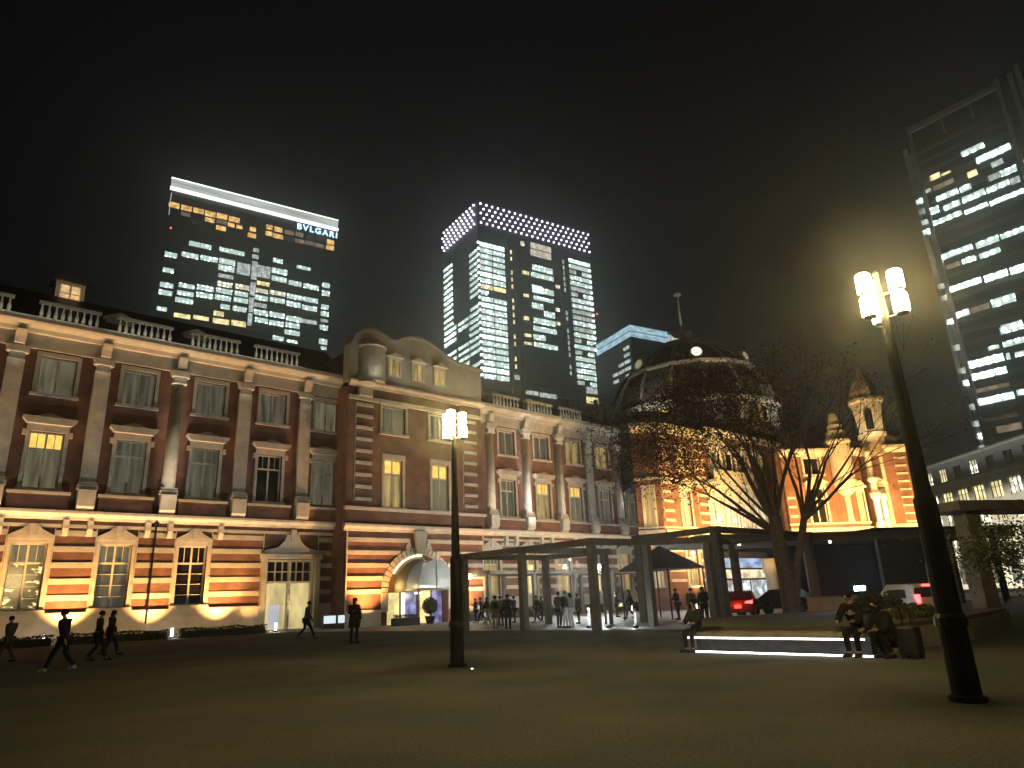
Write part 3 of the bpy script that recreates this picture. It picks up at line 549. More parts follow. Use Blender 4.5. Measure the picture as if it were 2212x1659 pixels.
for i in range(4):
    c=1.8+i*3; w=MB(FC).box(c-.8,c+.8,-.02,.25,14.2,17.2).prism([(c-1.1,17.2),(c+1.1,17.2),(c,18.3)],-.02,.5).build('attic_window',M_stone,ST)
    MB(FC).box(c-.5,c+.5,.252,.27,14.6,16.8).build('pane',P_dark if i else P_dim,w)
    MB(FC).lathe(c+1.5,.2,[(.28,13.5),(.2,14),(.2,17),(.34,17.4)],8).build('colonnette',M_stone,ST,smooth=True)
MB(FC).prism([(0,17.6),(5.5,17.6),(4.6,18.6),(2.8,19.2),(1,18.6)],-.0,.5).build('segment_pediment',M_stone,ST)
ledge(FC,0,17,18.9,19.5,.8,'cornice')
# oblique right face
wall(FD,0,LD,-.1,16.2,[(2.6,4.5,8.15,11.9),(8.25,8.95,8.1,11.3),(2.6,4.5,13.4,15.3)],.3,'oblique_wall',M_brick)
window(FD,3.55,1.9,8.15,11.9,'peak',P_dark,None); window(FD,8.6,.7,8.1,11.3,'peak',P_orange,surround=.14)
window(FD,3.55,1.9,13.4,15.3,'small',P_dark)
ledge(FD,-.1,LD+.1,7.95,8.14,.2,'sill_course',prof=False); ledge(FD,-.1,LD+.1,7.2,7.6,.3,'belt_course',prof=False); ledge(FD,-.1,LD+.1,15.4,16.2,.6,'cornice')
for k in range(3): MB(FD).box(0.1,1.0,-.02,.12,8.8+k*.98,9.05+k*.98).build('quoins',M_stone,ST)
# bracketed bay turret with half column
tu=MB(FD).lathe(6.95,.1,[(.25,10.9),(.7,11.2),(1.15,11.75),(1.25,12.2),(1.32,12.3),(1.32,12.6),(1.2,12.62),(1.2,16.6),(1.4,16.9),(1.4,17.1)],18).build('bay_turret',M_stone,ST,smooth=False)
MB(FD).lathe(6.95,.1,[(1.3,17.102),(1.15,17.5),(1.0,17.7),(1.0,18.2),(.8,18.25),(.8,18.9),(.6,18.95),(.55,19.6),(.4,20.2),(.05,20.4)],10).build('tiered_cap',M_stone2,tu)
MB(FD).lathe(7.0,.02,[(.42,8.15),(.32,8.5),(.32,10.6),(.42,10.9)],12).build('half_column',M_stone,ST,smooth=True)
# cupola
def slotp(px,py,r):
    w=WD(px,py,r); d=w-SN(33,52); return (d.dot(UX),d.dot(NX),w.z)
cx,cy,_=slotp(1875,900,88.5)
cu=MB(); cu.lathe(cx,cy,[(1.3,15.5),(1.3,17.6),(1.6,17.7),(1.6,18.1),(1.35,18.2),(1.5,20.0),(1.75,21.6),(2.0,21.8),(2.0,22.1),(1.75,22.2),(1.6,23.1),(1.05,24.3),(.4,25.4),(.08,26.2)],8)
cu=cu.build('cupola',noisy('cupola_stone',(.20,.17,.11),(.42,.37,.27),1.4,.7,.4),ST)
for k in range(8):
    a=math.pi/8+k*math.pi/4+math.pi/8*0
    if k%2==0:
        x,y=cx+1.36*math.cos(a),cy+1.36*math.sin(a)
        MB().tube((x-math.sin(a)*.0,y,18.4),(x,y,20.6),.42,.42,8).build('louvre',M_dark,cu)
# octagonal corner tower
tx,ty,_=slotp(1936,1130,91.5); TR=3.55
tw=MB().lathe(tx,ty,[(TR,-.1),(TR,16.0)],8,R(22.5+4),R(360+22.5+4)).build('corner_tower',M_brick,ST)
MB().lathe(tx,ty,[(TR+.1,7.2),(TR+.35,7.5),(TR+.35,7.75),(TR+.1,7.8)],8,R(26.5),R(386.5)).lathe(tx,ty,[(TR+.02,15.7),(TR+.5,16.2),(TR+.5,16.5),(TR,16.5)],8,R(26.5),R(386.5)).build('cornice',M_stone,tw)
MB().lathe(tx,ty,[(TR-.1,16.502),(TR-.2,17.3),(TR-.9,18.3),(TR-2.0,19.0),(.2,19.3)],16).build('roof',M_copper,tw,smooth=True)
vd=math.atan2(-(ty+52),-(tx+33)) # direction of the viewer from the tower, local
for k in range(8):
    am=R(26.5+22.5+45*k); rr=TR*math.cos(math.pi/8)
    dxx,dyy=math.cos(am),math.sin(am)
    if math.cos(am-vd)<.15: continue
    T=(lambda dxx,dyy,rr:(lambda a,b,z:(tx+dxx*(rr+b)-dyy*a,ty+dyy*(rr+b)+dxx*a,z)))(dxx,dyy,rr)
    m=MB(T)
    if k%2==0:
        for j in range(9): m.box(-.62,.62,-.02,.12,7.9+j*.88,8.1+j*.88)
        m.build('quoins',M_stone,tw)
    else:
        m.box(-.95,-.6,-.02,.2,7.8,15.7).box(.6,.95,-.02,.2,7.8,15.7).box(-1.0,1.0,-.02,.28,12.0,12.4).prism([(-1.05,12.4),(1.05,12.4),(0,13.2)],-.02,.3).box(-.5,.5,-.02,.05,8.6,11.8)
        m.build('pilaster_pair',M_stone,tw)
# brightly lit column stack between oblique face and tower
sx,sy,_=slotp(1897,1100,86.5)
MB().lathe(sx,sy,[(.5,7.4),(.5,8.0),(.33,8.1),(.3,10.4),(.55,10.7),(.62,11.2),(.4,11.3),(.3,12.2),(.55,12.6),(.5,12.9),(.25,13),(.28,15.4),(.5,15.8)],10).lathe(sx+.9,sy-.4,[(.4,7.4),(.3,8.1),(.26,10.4),(.45,10.8),(.3,11.2)],10).build('column_stack',noisy('white_marble',(.6,.6,.56),(.72,.72,.68),3,.5),ST,smooth=True)
# solid body behind the faces, dome
bd=MB(); 
def loc(s,n): return (s-33,n-52)
pts=[loc(58.2,46.2),loc(60.6,44.4),loc(67.2,44.45),loc(84,44.6),loc(84,35),loc(100,42),loc(100,62),loc(62,62),loc(63.2,53)]
bd.add([(p[0],p[1],z) for z in(12.9,20.6) for p in pts],[tuple(range(9))[::-1],tuple(range(9,18))]+[(i,(i+1)%9,(i+1)%9+9,i+9) for i in range(9)])
bd.build('attic_block',M_slate,ST)
dx,dy=loc(82.0,54.5)
dome=MB().lathe(dx,dy,[(11.6,20.6),(11.7,21.5),(11.3,22.0),(11.3,24.5),(11.6,25.0),(11.2,26.3),(10.5,28.3),(9.2,30.5),(7.4,32.6),(5.0,34.4),(3.4,35.2),(3.4,35.6),(1.6,35.8)],16).build('dome',M_copper,ST)
MB().lathe(dx,dy,[(11.75,24.5),(11.95,24.8),(11.95,25.1),(11.6,25.15)],16).lathe(dx,dy,[(9.3,30.2),(9.7,30.4),(9.7,30.7),(9.1,30.8)],16).lathe(dx,dy,[(3.5,35.0),(3.9,35.4),(3.9,35.7),(3.3,35.75)],16).build('dome_cornice',M_stone2,dome)
rb=MB()
for k in range(16):
    a=2*math.pi*k/16; pr=[(11.3,25),(10.6,28.3),(9.3,30.5),(7.5,32.6),(5.1,34.4),(3.5,35.2)]
    rb.path([(dx+r*math.cos(a),dy+r*math.sin(a),z+.05) for r,z in pr],[.22]*6,5)
rb.build('rib',M_stone2,dome)
fm=MB().lathe(dx,dy,[(1.6,35.8),(1.3,36.5),(.5,37.0),(.35,37.4),(1.4,37.6),(1.5,37.8),(.3,38.0)],12).lathe(dx,dy,[(.2,38.0),(.13,43.9)],8).lathe(dx,dy,[(.55,43.9),(.6,44.1),(.5,44.3),(.05,44.5)],10).build('finial_mast',M_stone,dome)
va=math.atan2(-(dy+52),-(dx+33))
M_oc=emit('oculus_light',(1,.92,.66),1.6); M_oc2=emit('oculus_dim',(1,.85,.5),.25)
for k,(da,on) in enumerate([(-1.06,1),(-.17,2),(.76,1)]):
    a=va-da*1.0+.0; r=8.7; z=31.7
    nrm=Vector((math.cos(a),math.sin(a),.25)).normalized(); p=Vector((dx+r*math.cos(a),dy+r*math.sin(a),z))
    o=MB().tube(p-nrm*.8,p+nrm*.4,.9,.85,16).build('oculus_dormer',M_stone2,dome)
    if on: MB().tube(p+nrm*.4,p+nrm*.45,.66,.66,16).build('round_pane',M_oc if on==2 else M_oc2,o)
for k in range(9):
    a=va-1.2+k*.3; r=11.55; T=(lambda a,r:(lambda x,b,z:(dx+math.cos(a)*(r+b)-math.sin(a)*x,dy+math.sin(a)*(r+b)+math.cos(a)*x,z)))(a,11.15)
    o=MB(T).box(-.65,.65,-.1,.3,21.9,24.2).build('drum_window',M_stone,dome)
    MB(T).box(-.42,.42,.302,.32,22.1,24.0).build('pane',[P_dark,P_dark,P_warm,P_amber,P_dark,P_dim,P_warm,P_dark,P_dark][k],o)
# ticket hall glazing below, seen under the canopy
GH=TF(66.5,42.6)
sh=MB(GH).box(0,9,-.1,0,0,5.6); sh=sh.build('hall_front',M_dark,ST)
P_cool=emit_tex('hall_cool',(.80,.92,1.0),.25,1.3,(1.1,1.1,1.1),(.4,.66),(.1,.1,.1),.2)
MB(GH).box(.2,4.6,.01,.05,.3,2.6).box(4.9,8.8,.01,.05,.3,2.6).build('lit_pane',P_cool,sh)
MB(GH).box(.2,8.8,.01,.06,2.8,3.7).build('lit_pane',emit_tex('hall_warm',(1,.86,.55),.5,1.2,(.8,.8,1.5),(.35,.6)),sh)
MB(GH).box(.2,8.8,.01,.08,3.9,4.9).build('sign_board',emit_tex('blue_board',(.45,.62,1.0),.35,1.0,(.5,.5,1),(.4,.6)),sh)
MB(GH).lathe(7.2,1.2,[(.62,0),(.62,3.2),(.8,3.4),(.8,4.8)],16).build('round_pier',M_stone,sh,smooth=True)

# ---------------------------------------------------------------- floodlighting fixed to the station
UL=ST
def up(T,a,b,z,ta,tb,tz,col,pw,spot=70,size=.12,name='uplight'):
    p=T(a,b,z); q=T(ta,tb,tz); return lamp('SPOT',name,p,col,pw,ST,q,size,spot,.9)
def pier_lights(T,cs,pw=90,col=WARM):
    for c in cs:
        up(T,c,1.7,.12,c,0,5.2,col,pw*2.5,84)
pier_lights(F0,[-10.8,-5.95,-1.05,3.6,8.6],520); pier_lights(F0,[13.3],380); pier_lights(F0,[17.6],420)
pier_lights(F0,[19.9],90)
up(F0,22.9,1.6,.3,22.9,0,4.5,(1,.72,.32),75,90)
pier_lights(F1,[28.2],620,(1,.42,.11)); pier_lights(F1,[38.2],420,(1,.42,.11))
pier_lights(F0,[44.9,49.7,54.5,59.3],1100,(1,.66,.32))
for a in(46,52,58): up(F0,a,2.4,.4,a,0,4,(1,.85,.55),120,110)
# warm strips under the belt course, lifting light onto the consoles
for T,a0_,a1_,pw in((F0,-13,6,20),(F0,6,16,9),(F0,16,26,3),(F0,41,65,14)):
    l=lamp('AREA','ledge_strip',T((a0_+a1_)/2,.85,7.2),(1,.62,.28),pw,ST,None,area=(a1_-a0_,.06)); l.rotation_euler=(R(155),0,0)
for a0_,a1_,pw in((-12,20.5,95),(26.8,30,14),(41,64,60)): lamp('AREA','base_fill',F0((a0_+a1_)/2,1.78,.2),(1,.55,.2),pw*.5,ST,F0((a0_+a1_)/2,0,4.2),area=(a1_-a0_,.1))  # unseen fill added to even out the ground floor light
# column uplights on the ledge
for c,pw,cc in((3.85,12,CREAM),(8.75,12,CREAM),(13.65,80,CREAM),(18.5,5,CREAM),(23.4,7,CREAM),(42.7,70,CREAM),(47.4,200,(1,.95,.88)),(52.2,60,CREAM),(56.9,16,CREAM),(61.7,170,(1,.95,.88))):
    up(F0,c,1.9,8.7,c,.15,15.2,cc,pw*1.2,38,.05)
    if pw>20:
        for tz,k_ in((10.6,.8),(13.0,1.0),(15.6,1.25)): up(F0,c,7.0,.6,c,.2,tz,cc,pw*k_*14,11,.03)
    up(F0,c,.95,16.4,c,.2,19.0,cc,3+pw*.12,80,.05)
for a0_,a1_ in((-10,8),(8.5,23),(43,57)):
    l=lamp('AREA','parapet_strip',F0((a0_+a1_)/2,.75,20.5),(1,.95,.75),9,ST,None,area=(a1_-a0_,.05)); l.rotation_euler=(R(125),0,0)
for a in(28,31.5,35,38.5): up(F1,a,2.2,19.7,a,.1,22.2,(1,.95,.72),13,110,.1)
up(TF(6.75,57),.0,2.4,22.8,0,0,25.2,(1,.7,.4),30,70,.1)
# unseen spots added as fill, for the general glow of the plaza
def wash(T,a,n,pw,tz=15,col=(1,.98,.92),spot=75): up(T,a,n,.5,a,0,tz,col,pw,spot,.3,'wash_fill')
for a in(-9,-3,3.5,9.5,15.5,21.5): wash(F0,a,6.5,175)
for a in(28,33,38): wash(F1,a,6.0,170,17,(1,.88,.72))
for a in(44,50,56,62): wash(F0,a,6.5,175)
# the domed block is bathed in orange
OR_=(1.0,.56,.16)
lamp('AREA','facade_flood',FB(4.2,6.5,6.3),OR_,1150,ST,FB(4.2,0,12.5),area=(8,.4))
up(FL,1.2,2.5,7.9,1.2,0,11,OR_,110,95,.2)
lamp('AREA','facade_flood',FD(4.6,7.0,6.2),OR_,1650,ST,FD(4.6,0,12.0),area=(9,.4))
for a in(2,6,10): up(FC,a,3.0,7.6,a,0,10.5,(1,.90,.68),210,90,.2)
for a in(2,6,10): up(FC,a,2.5,14.8,a,0,18,(1,.85,.6),35,100,.2)
up(FB,4.2,1.0,1.0,4.2,0,5,(1,.68,.32),120,100)
w=(math.cos(vd),math.sin(vd))
for off,pw in((-.7,1500),(.35,1500),(1.2,1300)):
    a=vd+off; lamp('SPOT','tower_uplight',(tx+(TR+6.5)*math.cos(a),ty+(TR+6.5)*math.sin(a),6.3),OR_,pw,ST,(tx,ty,11.5),.2,85,.9)
lamp('SPOT','column_light',(sx+1.6*math.cos(vd),sy+1.6*math.sin(vd),7.3),(1,.97,.88),90,ST,(sx,sy,10),.1,90,.8)
for off in(-.5,.5):
    a=vd+off; lamp('SPOT','cupola_light',(cx+4*math.cos(a),cy+4*math.sin(a),16.4),(1,.82,.55),190,ST,(cx,cy,20.5),.15,70,.9)
for off in(-1.1,-.4,.4,1.1):
    a=va+off; lamp('SPOT','dome_light',(dx+15.5*math.cos(a),dy+15.5*math.sin(a),21.2),(1,.90,.70),330,ST,(dx+6*math.cos(a),dy+6*math.sin(a),29),.3,80,.9)
lamp('SPOT','mast_light',(dx+4*math.cos(va),dy+4*math.sin(va),36.6),(1,.9,.7),90,ST,(dx,dy,42),.1,50,.8)
lamp('POINT','porch_light',F1(PC,.9,2.3),(1,.85,.55),28,ST,size=.3); lamp('POINT','recess_light',F1(AC-1.9,.5,2.9),(1,.72,.3),26,ST,size=.3)
lamp('SPOT','hall_light',GH(4,2.6,4.6),(.85,.94,1),180,ST,GH(4,5,0),.3,120,.6)
# ================================================================ towers behind
M_tow=noisy('tower_cladding',(.018,.026,.028),(.035,.05,.052),.12,.35,0,.2)
M_tow2=noisy('tower_steel',(.13,.14,.14),(.20,.21,.21),.3,.5)
TE={'a':emit_tex('tw_amber',(1.0,.60,.20),.7,1.6,(.5,.5,.5),(.4,.65)),
 'd':emit_tex('tw_dim_amber',(.9,.66,.45),.16,.36,(.5,.5,.5),(.4,.65)),'e':emit_tex('tw_faint',(.6,.48,.36),.03,.08,(.5,.5,.5),(.4,.65)),
 'w':emit_tex('tw_white',(.78,1.0,.92),9.0,.85,(.62,.5,.62),(.14,.42),kind='vor'),'B':emit_tex('tw_bright',(.80,1.0,.95),9,1.4,(.62,.5,.62),(.18,.46),kind='vor'),
 'g':emit_tex('tw_grey',(.80,.90,.84),.4,.9,(.8,.8,.5),(.4,.65)),'y':emit_tex('tw_cream',(1.0,.93,.66),7,.8,(.62,.5,.62),(.14,.42),kind='vor'),
 'Y':emit_tex('tw_yellow',(1.0,.84,.42),.8,1.7,(.7,.7,.5),(.4,.6)),'v':emit_tex('tw_ivory',(1.0,.92,.72),.5,.85,(.7,.7,.5),(.4,.6))}
def tower_frame(A,azd):
    """local: x along the visible face, y away from the viewer"""
    d=Vector((math.sin(R(azd)),math.cos(R(azd)),0))
    return Vector((A[0],A[1],0)), math.atan2(d.y,d.x)
def blocks(root,rows,y=-.35,name='lit_windows',x0=0):
    for (a,b,c,d,k) in rows:
        m=MB(); n=max(1,round((b-a)/2.1)); w=(b-a)/n
        for i in range(n): m.box(a+i*w+.09,a+(i+1)*w-.09,y,y+.3,c,d)
        if n>1: m.box(a+.12,b-.12,y+.22,y+.33,c+.05,d-.05)
        m.build(name,TE[k],root)
# --- left tower
A,rz=tower_frame((-135.2,245.2),56.7)
LT=thing('office_tower','broad dark office tower at left, glowing white band along its roof','tower',A,rz)
MB().box(0,68,0,42,0,172.4).build('glass_body',M_tow,LT)
fl=MB()
for k in range(26): fl.box(-.05,68.05,-.22,-.02,108+2.9*k-45,108+2.9*k-44.3)
for k in range(12): fl.box(68*k/11-.12,68*k/11+.12,-.32,-.22,40,166)
fl.build('floor_lines',noisy('spandrel',(.03,.045,.045),(.05,.07,.07),.2,.4),LT)
MB().box(-.8,69,-1.2,-.2,168.9,172.2).build('roof_band',emit_tex('roof_band',(.93,1.0,.93),.45,.75,(.05,.05,1.2),(.35,.65)),LT)
MB().box(-1.0,69.2,-1.6,-.2,167.3,168.3).build('roof_edge_strip',emit('edge_strip',(.95,1,.95),2.0),LT)
MB().box(-.9,69.1,-1.4,-.2,172.22,172.7).build('roof_edge_strip',emit('edge_strip',(.95,1,.95),2.0),LT)
MB().box(-.35,-.05,-.3,.1,156,166).build('edge_light',emit('edge_blue',(.7,.9,1),.8),LT)
blocks(LT,LT_WIN)
tx_=bpy.data.curves.new('sign_lettering','FONT'); tx_.body='BVLGARI'; tx_.size=3.9; tx_.extrude=.12; tx_.space_character=1.28; tx_.offset=.07
tf_=bpy.data.objects.new('tmp_text',tx_); COL.objects.link(tf_); sm=bpy.data.meshes.new_from_object(tf_.evaluated_get(bpy.context.evaluated_depsgraph_get())); bpy.data.objects.remove(tf_)
to=bpy.data.objects.new('sign_lettering',sm); COL.objects.link(to); to.parent=LT; to.location=(50.6,-.6,163.6); to.rotation_euler=(R(90),0,0); sm.materials.clear(); sm.materials.append(emit('sign_blue',(.40,.72,1.0),3.4))
MB().lathe(1.0,-.5,[(.05,149.6),(.4,149.9),(.4,150.3),(.05,150.6)],8).build('warning_light',emit('red_light',(1,.12,.15),2.2),LT)
# --- central tower: corner towards the viewer
A,rz=tower_frame((-12.6,279.7),58)
CT=thing('office_tower','tall central tower with a crown of small white light dots','tower',A,rz)
ANL=R(-34.3)
dl=Vector((math.sin(ANL),math.cos(ANL),0)); ux=Vector((math.cos(rz),math.sin(rz),0)); uy=Vector((-math.sin(rz),math.cos(rz),0))
ang=math.atan2(dl.dot(uy),dl.dot(ux))
MB().prism([(0,0),(64.5,0),(64.5,34),(34*math.cos(ang),34*math.sin(ang))],0,178.5,'z').build('glass_body',M_tow,CT)
def TLf(a,b,z): return (a*math.cos(ang)-b*math.sin(ang)*-1*-1 if False else a*math.cos(ang)-b*math.sin(ang), a*math.sin(ang)+b*math.cos(ang), z)
# outward of left face is +b side when ang>90deg
M_dot=emit('crown_light',(.86,.80,1.0),4.5); M_dotc=emit('corner_light',(.80,.95,1.0),5.5)
nd=0; rest=MB()
for r in range(5):
    for k in range(21):
        x=1.6+k*3.1+(1.55 if r%2 else 0)
        if x>64: continue
        m=MB().lathe(x,-.55,[(.05,176.9-2.45*r-.5),(.5,176.9-2.45*r-.3),(.5,176.9-2.45*r+.3),(.05,176.9-2.45*r+.5)],6)
        if nd<100: m.build('crown_light',M_dot,CT); nd+=1
        else: rest.v+= m.v if False else []; rest.lathe(x,-.55,[(.05,176.9-2.45*r-.5),(.5,176.9-2.45*r-.3),(.5,176.9-2.45*r+.3),(.05,176.9-2.45*r+.5)],6)
    for k in range(10):
        a=2.2+k*3.2+(1.6 if r%2 else 0)
        if a>33.5: continue
        p=TLf(a,.55,0); rest.lathe(p[0],p[1],[(.05,176.9-2.45*r-.5),(.5,176.9-2.45*r-.3),(.5,176.9-2.45*r+.3),(.05,176.9-2.45*r+.5)],6)
o=rest.build('crown_lights',M_dot,CT); o['kind']='stuff'
MB().box(-.3,64.8,-.35,-.02,165.3,178.6).build('crown_screen',noisy('crown_metal',(.05,.045,.07),(.08,.07,.11),.3,.5),CT)
rng=random.Random(5)
zt=156.5
nfl=22; dz=(156.3-93.5)/(nfl-1)
for i in range(nfl):
    z=156.3-dz*i; n_=0
    k='w' if i%5 else 'B'
    if i==7: k='Y'
    if i==8: continue_=True
    segs=[(.6,6.8,k),(7.2,13.6,k)] if i!=8 else [(.6,4.0,'w')]
    blocks(CT,[(a,b,z-1.0,z+1.0,kk) for a,b,kk in segs],-.35)
    s2=[(50.5,63.6,rng.choice(['w','w','B','g']))] if rng.random()<.82 else [(50.5,54.5,'g'),(58,63.6,'w')]
    blocks(CT,[(a,b,z+3.4-.95,z+3.4+.95,kk) for a,b,kk in s2],-.35)
m=MB()
for i in range(nfl):
    z=156.3-dz*i
    ln=[(.8,9),(10,19),(21,32.5)] if i>10 else [(.8,8),(24,32.5)]
    for a,b in ln:
        if rng.random()<.86:
            for q in range(3):
                aa=a+(b-a)*q/3; bb=a+(b-a)*(q+1)/3-.25
                P=[TLf(aa,.3,z-.7),TLf(bb,.3,z-.7),TLf(bb,.3,z+.7),TLf(aa,.3,z+.7),TLf(aa,.02,z-.7),TLf(bb,.02,z-.7),TLf(bb,.02,z+.7),TLf(aa,.02,z+.7)]
                m.add(P,[(0,1,2,3),(4,5,6,7),(0,1,5,4),(1,2,6,5),(2,3,7,6),(3,0,4,7)])
o=m.build('side_windows',TE['w'],CT); o['kind']='stuff'
blocks(CT,CT_MID)
# vertical lines of light
for x,z0,z1,st in((17.2,99,162,3.5),(47.0,100,158,3.0)):
    m=MB(); z=z0
    while z<z1:
        if rng.random()<.8: m.box(x-.35,x+.35,-.4,-.05,z,z+1.9)
        z+=st
    m.build('light_column',TE['Y'] if x<20 else TE['g'],CT)
for x in(3.6,-.5,62.4):
    for i in range(22): MB().lathe(x,-.9,[(.05,155.7-dz*i),(.55,156-dz*i),(.55,156.5-dz*i),(.05,156.9-dz*i)],6).build('corner_light',M_dotc,CT)
for x,z in((0,145),(64.9,133.5),(1.2,99)): MB().lathe(x,-1,[(.05,z-.5),(.5,z-.2),(.5,z+.2),(.05,z+.5)],8).build('warning_light',emit('red_light',(1,.12,.15),2.2),CT)
fl=MB()
for i in range(24): fl.box(.2,64.4,-.2,-.02,156.3-dz*i+.95,156.3-dz*i+1.5)
fl.box(15,16,-.5,-.02,60,165).box(19,21,-.5,-.02,60,165).box(44.2,45.5,-.5,-.02,60,162).box(48.4,49.6,-.5,-.02,60,162)
fl.build('floor_lines',noisy('spandrel',(.03,.045,.045),(.05,.07,.07),.2,.4),CT)
MB().box(21,44,-1.4,-.02,92,110).build('plant_storey',noisy('plant_louvre',(.012,.015,.015),(.02,.024,.024),.5,.6),CT)
# --- low tower with pale blue crown
A,rz=tower_frame((43.8,236.0),60)
BT=thing('office_building','lower dark building with a pale blue glass crown, between the central tower and the dome','building',A,rz)
def az2(azd,rz):
    d=Vector((math.sin(R(azd)),math.cos(R(azd)),0)); u=Vector((math.cos(rz),math.sin(rz),0)); v=Vector((-math.sin(rz),math.cos(rz),0)); return math.atan2(d.dot(v),d.dot(u))
an=az2(-27,rz); ca,sa=math.cos(an),math.sin(an)
MB().prism([(0,0),(45,0),(45,24),(24*ca,24*sa)],0,93.2,'z').build('glass_body',M_tow,BT)
M_bl=emit_tex('crown_blue',(.55,.85,1.0),.5,.95,(.35,.35,.8),(.35,.65))
for z0,z1 in((91.6,93.4),(94.0,95.9)):
    MB().add([(a,b,z) for z in(z0,z1) for a,b in((-.2,-.5),(17.5,-.5),(17.5,.2),(-.2,.2))],[(0,1,2,3),(4,5,6,7),(0,1,5,4),(1,2,6,5),(3,0,4,7)]).add([(ca*t-sa*b,sa*t+ca*b,z) for z in(z0,z1) for t,b in((0,.4),(22,.4),(22,-.1),(0,-.1))],[(0,1,2,3),(4,5,6,7),(0,1,5,4),(1,2,6,5),(3,0,4,7)]).build('crown_glazing',M_bl,BT)
MB().prism([(-.3,-.6),(45,-.6),(45,24),(24*ca-.5,24*sa)],95.92,96.6,'z').build('roof_edge',M_tow2,BT)
m=MB()
for i in range(8): m.box(18+i*1.5,18.9+i*1.5,-.5,.1,92+rng.random(),95.0)
m.build('crown_lights',TE['g'],BT)
m=MB()
for i in range(5):
    for j in range(3):
        if rng.random()<.75: m.add([(ca*t-sa*b,sa*t+ca*b,z) for z in(87.5-i*2.6,88.6-i*2.6) for t,b in((1.5+j*4,.4),(4.6+j*4,.4),(4.6+j*4,-.1),(1.5+j*4,-.1))],[(0,1,2,3),(4,5,6,7),(0,1,5,4),(1,2,6,5),(3,0,4,7)])
m.build('lit_windows',TE['g'],BT)
# --- right tower
A,rz=tower_frame((101,149),142)
RT=thing('office_tower','dark glass tower at the right edge with broken rows of white office lights','tower',A,rz)
MB().box(1.2,60,.6,40,0,110.2).build('glass_body',M_tow,RT)
MB().box(-1.2,-.2,.4,12,0,105.6).box(-.2,1.2,1.0,12,0,104).build('corner_fin',M_tow2,RT)
MB().box(.8,1.5,-.3,.6,20,110.6).build('edge_fin',M_tow2,RT)
MB().box(20.6,21.4,-.6,.6,20,111.0).box(24.6,25.6,-.6,.6,20,112).box(23,24,.0,.6,20,111).build('edge_fin',M_tow2,RT)
MB().box(1.5,20.6,.0,.6,108.9,110.5).box(8.3,8.6,.3,.6,108.902-4,108.898).box(14.6,14.9,.3,.6,104.9,108.898).build('roof_frame',M_tow2,RT)
fl=MB()
for i in range(28): fl.box(1.5,60,.4,.6,27+2.8*i,27.9+2.8*i)
fl.build('floor_lines',noisy('spandrel2',(.05,.055,.055),(.08,.09,.09),.3,.4),RT)
blocks(RT,RT_A+RT_B,.2)
ext=[(21.5,26+rng.random()*18,z,z+1.4,'w') for z in(88,82.5,76,66,61,50,44,38)]
blocks(RT,ext,.2)
blocks(RT,[(a-.2,b+.2,c,d,'g' if i%3 else 'B') for i,(a,b,c,d,k) in enumerate(RT_C+RT_D)],.4,'corner_window')
# --- stone building right, in front of the tower
KT=thing('stone_office_building','pale stone building at far right with a grey attic and glowing multi-pane windows','building',(95,165,0),R(-90))
M_kt=noisy('kitte_stone',(.26,.25,.20),(.36,.34,.28),.5,.8)
kw=[]; rngk=random.Random(2)
# local x runs from far (0) to near (80); face looks towards -x world => local y... 
cols=[4.5+5.45*i for i in range(14)]
hs=[(c-1.8,c+1.8,z,z+3.2) for c in cols for z in(17.3,12.9,8.3)]+[(c-1.6,c+1.6,1.0,6.6) for c in cols]
ha=[(c-1.35,c+1.35,22.9,25.6) for c in cols]
KTf=lambda a,b,z:(a,-b,z)
wall(KTf,0,80,0,21.8,hs,.5,'stone_wall',M_kt,KT); wall(KTf,0,80,22.3,26.9,ha,.5,'attic_wall',noisy('attic_grey',(.11,.12,.125),(.17,.18,.185),.6,.7),KT)
MB(KTf).box(-.2,80,-.02,.6,21.8,22.3).build('cornice',M_kt,KT); MB(KTf).box(-.2,80,-6,.4,26.9,27.3).build('roof_edge',M_tow2,KT)
MB(KTf).box(2,3.2,-3,-1.8,27.3,31.5).box(1.0,4.4,-3.2,-1.6,31.502,31.8).build('chimney',M_kt,KT)
MB(KTf).box(-.02,0,-12,-1.2,0,26.8).box(0,80,-12.2,-12,0,26.8).build('rear_wall',M_kt,KT)
M_kw=[TE['y'],emit_tex('kt_warm',(1.0,.83,.42),.8,1.8,(1.2,1.2,1.0),(.4,.62)),emit_tex('kt_blue',(.62,.80,1.0),.9,1.6,(1.2,1.2,1),(.4,.6)),P_dark]
cnt=0
for c in cols:
    for z in(22.9,17.3,12.9,8.3,1.0):
        if c>66: continue
        w=1.8 if 1.5<z<22 else (1.6 if z<2 else 1.35); h=3.2 if 1.5<z<22 else (2.7 if z>22 else 5.6)
        f=MB(KTf)
        for k in range(4): f.box(c-w+2*w*k/3-.06,c-w+2*w*k/3+.06,-.35,-.2,z,z+h)
        f.box(c-w,c+w,-.34,-.21,z+h*.62,z+h*.62+.1)
        f=f.build('window',M_black,KT)
        mat=M_kw[3] if (z>22 and rngk.random()<.8) else rngk.choice([M_kw[0],M_kw[1],M_kw[0]])
        if z==12.9 and abs(c-cols[2])<1: mat=M_kw[2]
        if z==1.0: mat=M_kw[0] if abs(c-cols[2])<1 else P_grey
        if z==8.3 and rngk.random()<.5: mat=P_grey
        MB(KTf).box(c-w,c+w,-.5,-.42,z,z+h*(.95 if z<22 else 1)).build('pane',mat,f)
lamp('AREA','stone_front_fill',(35,-9,1.0),(1,.92,.78),7000,KT,(35,0,14),area=(60,.5))  # unseen area light added to brighten the stone front
MB(KTf).box(0,75,6.0,6.4,6.9,8.0).build('entrance_canopy',M_tow2,KT)
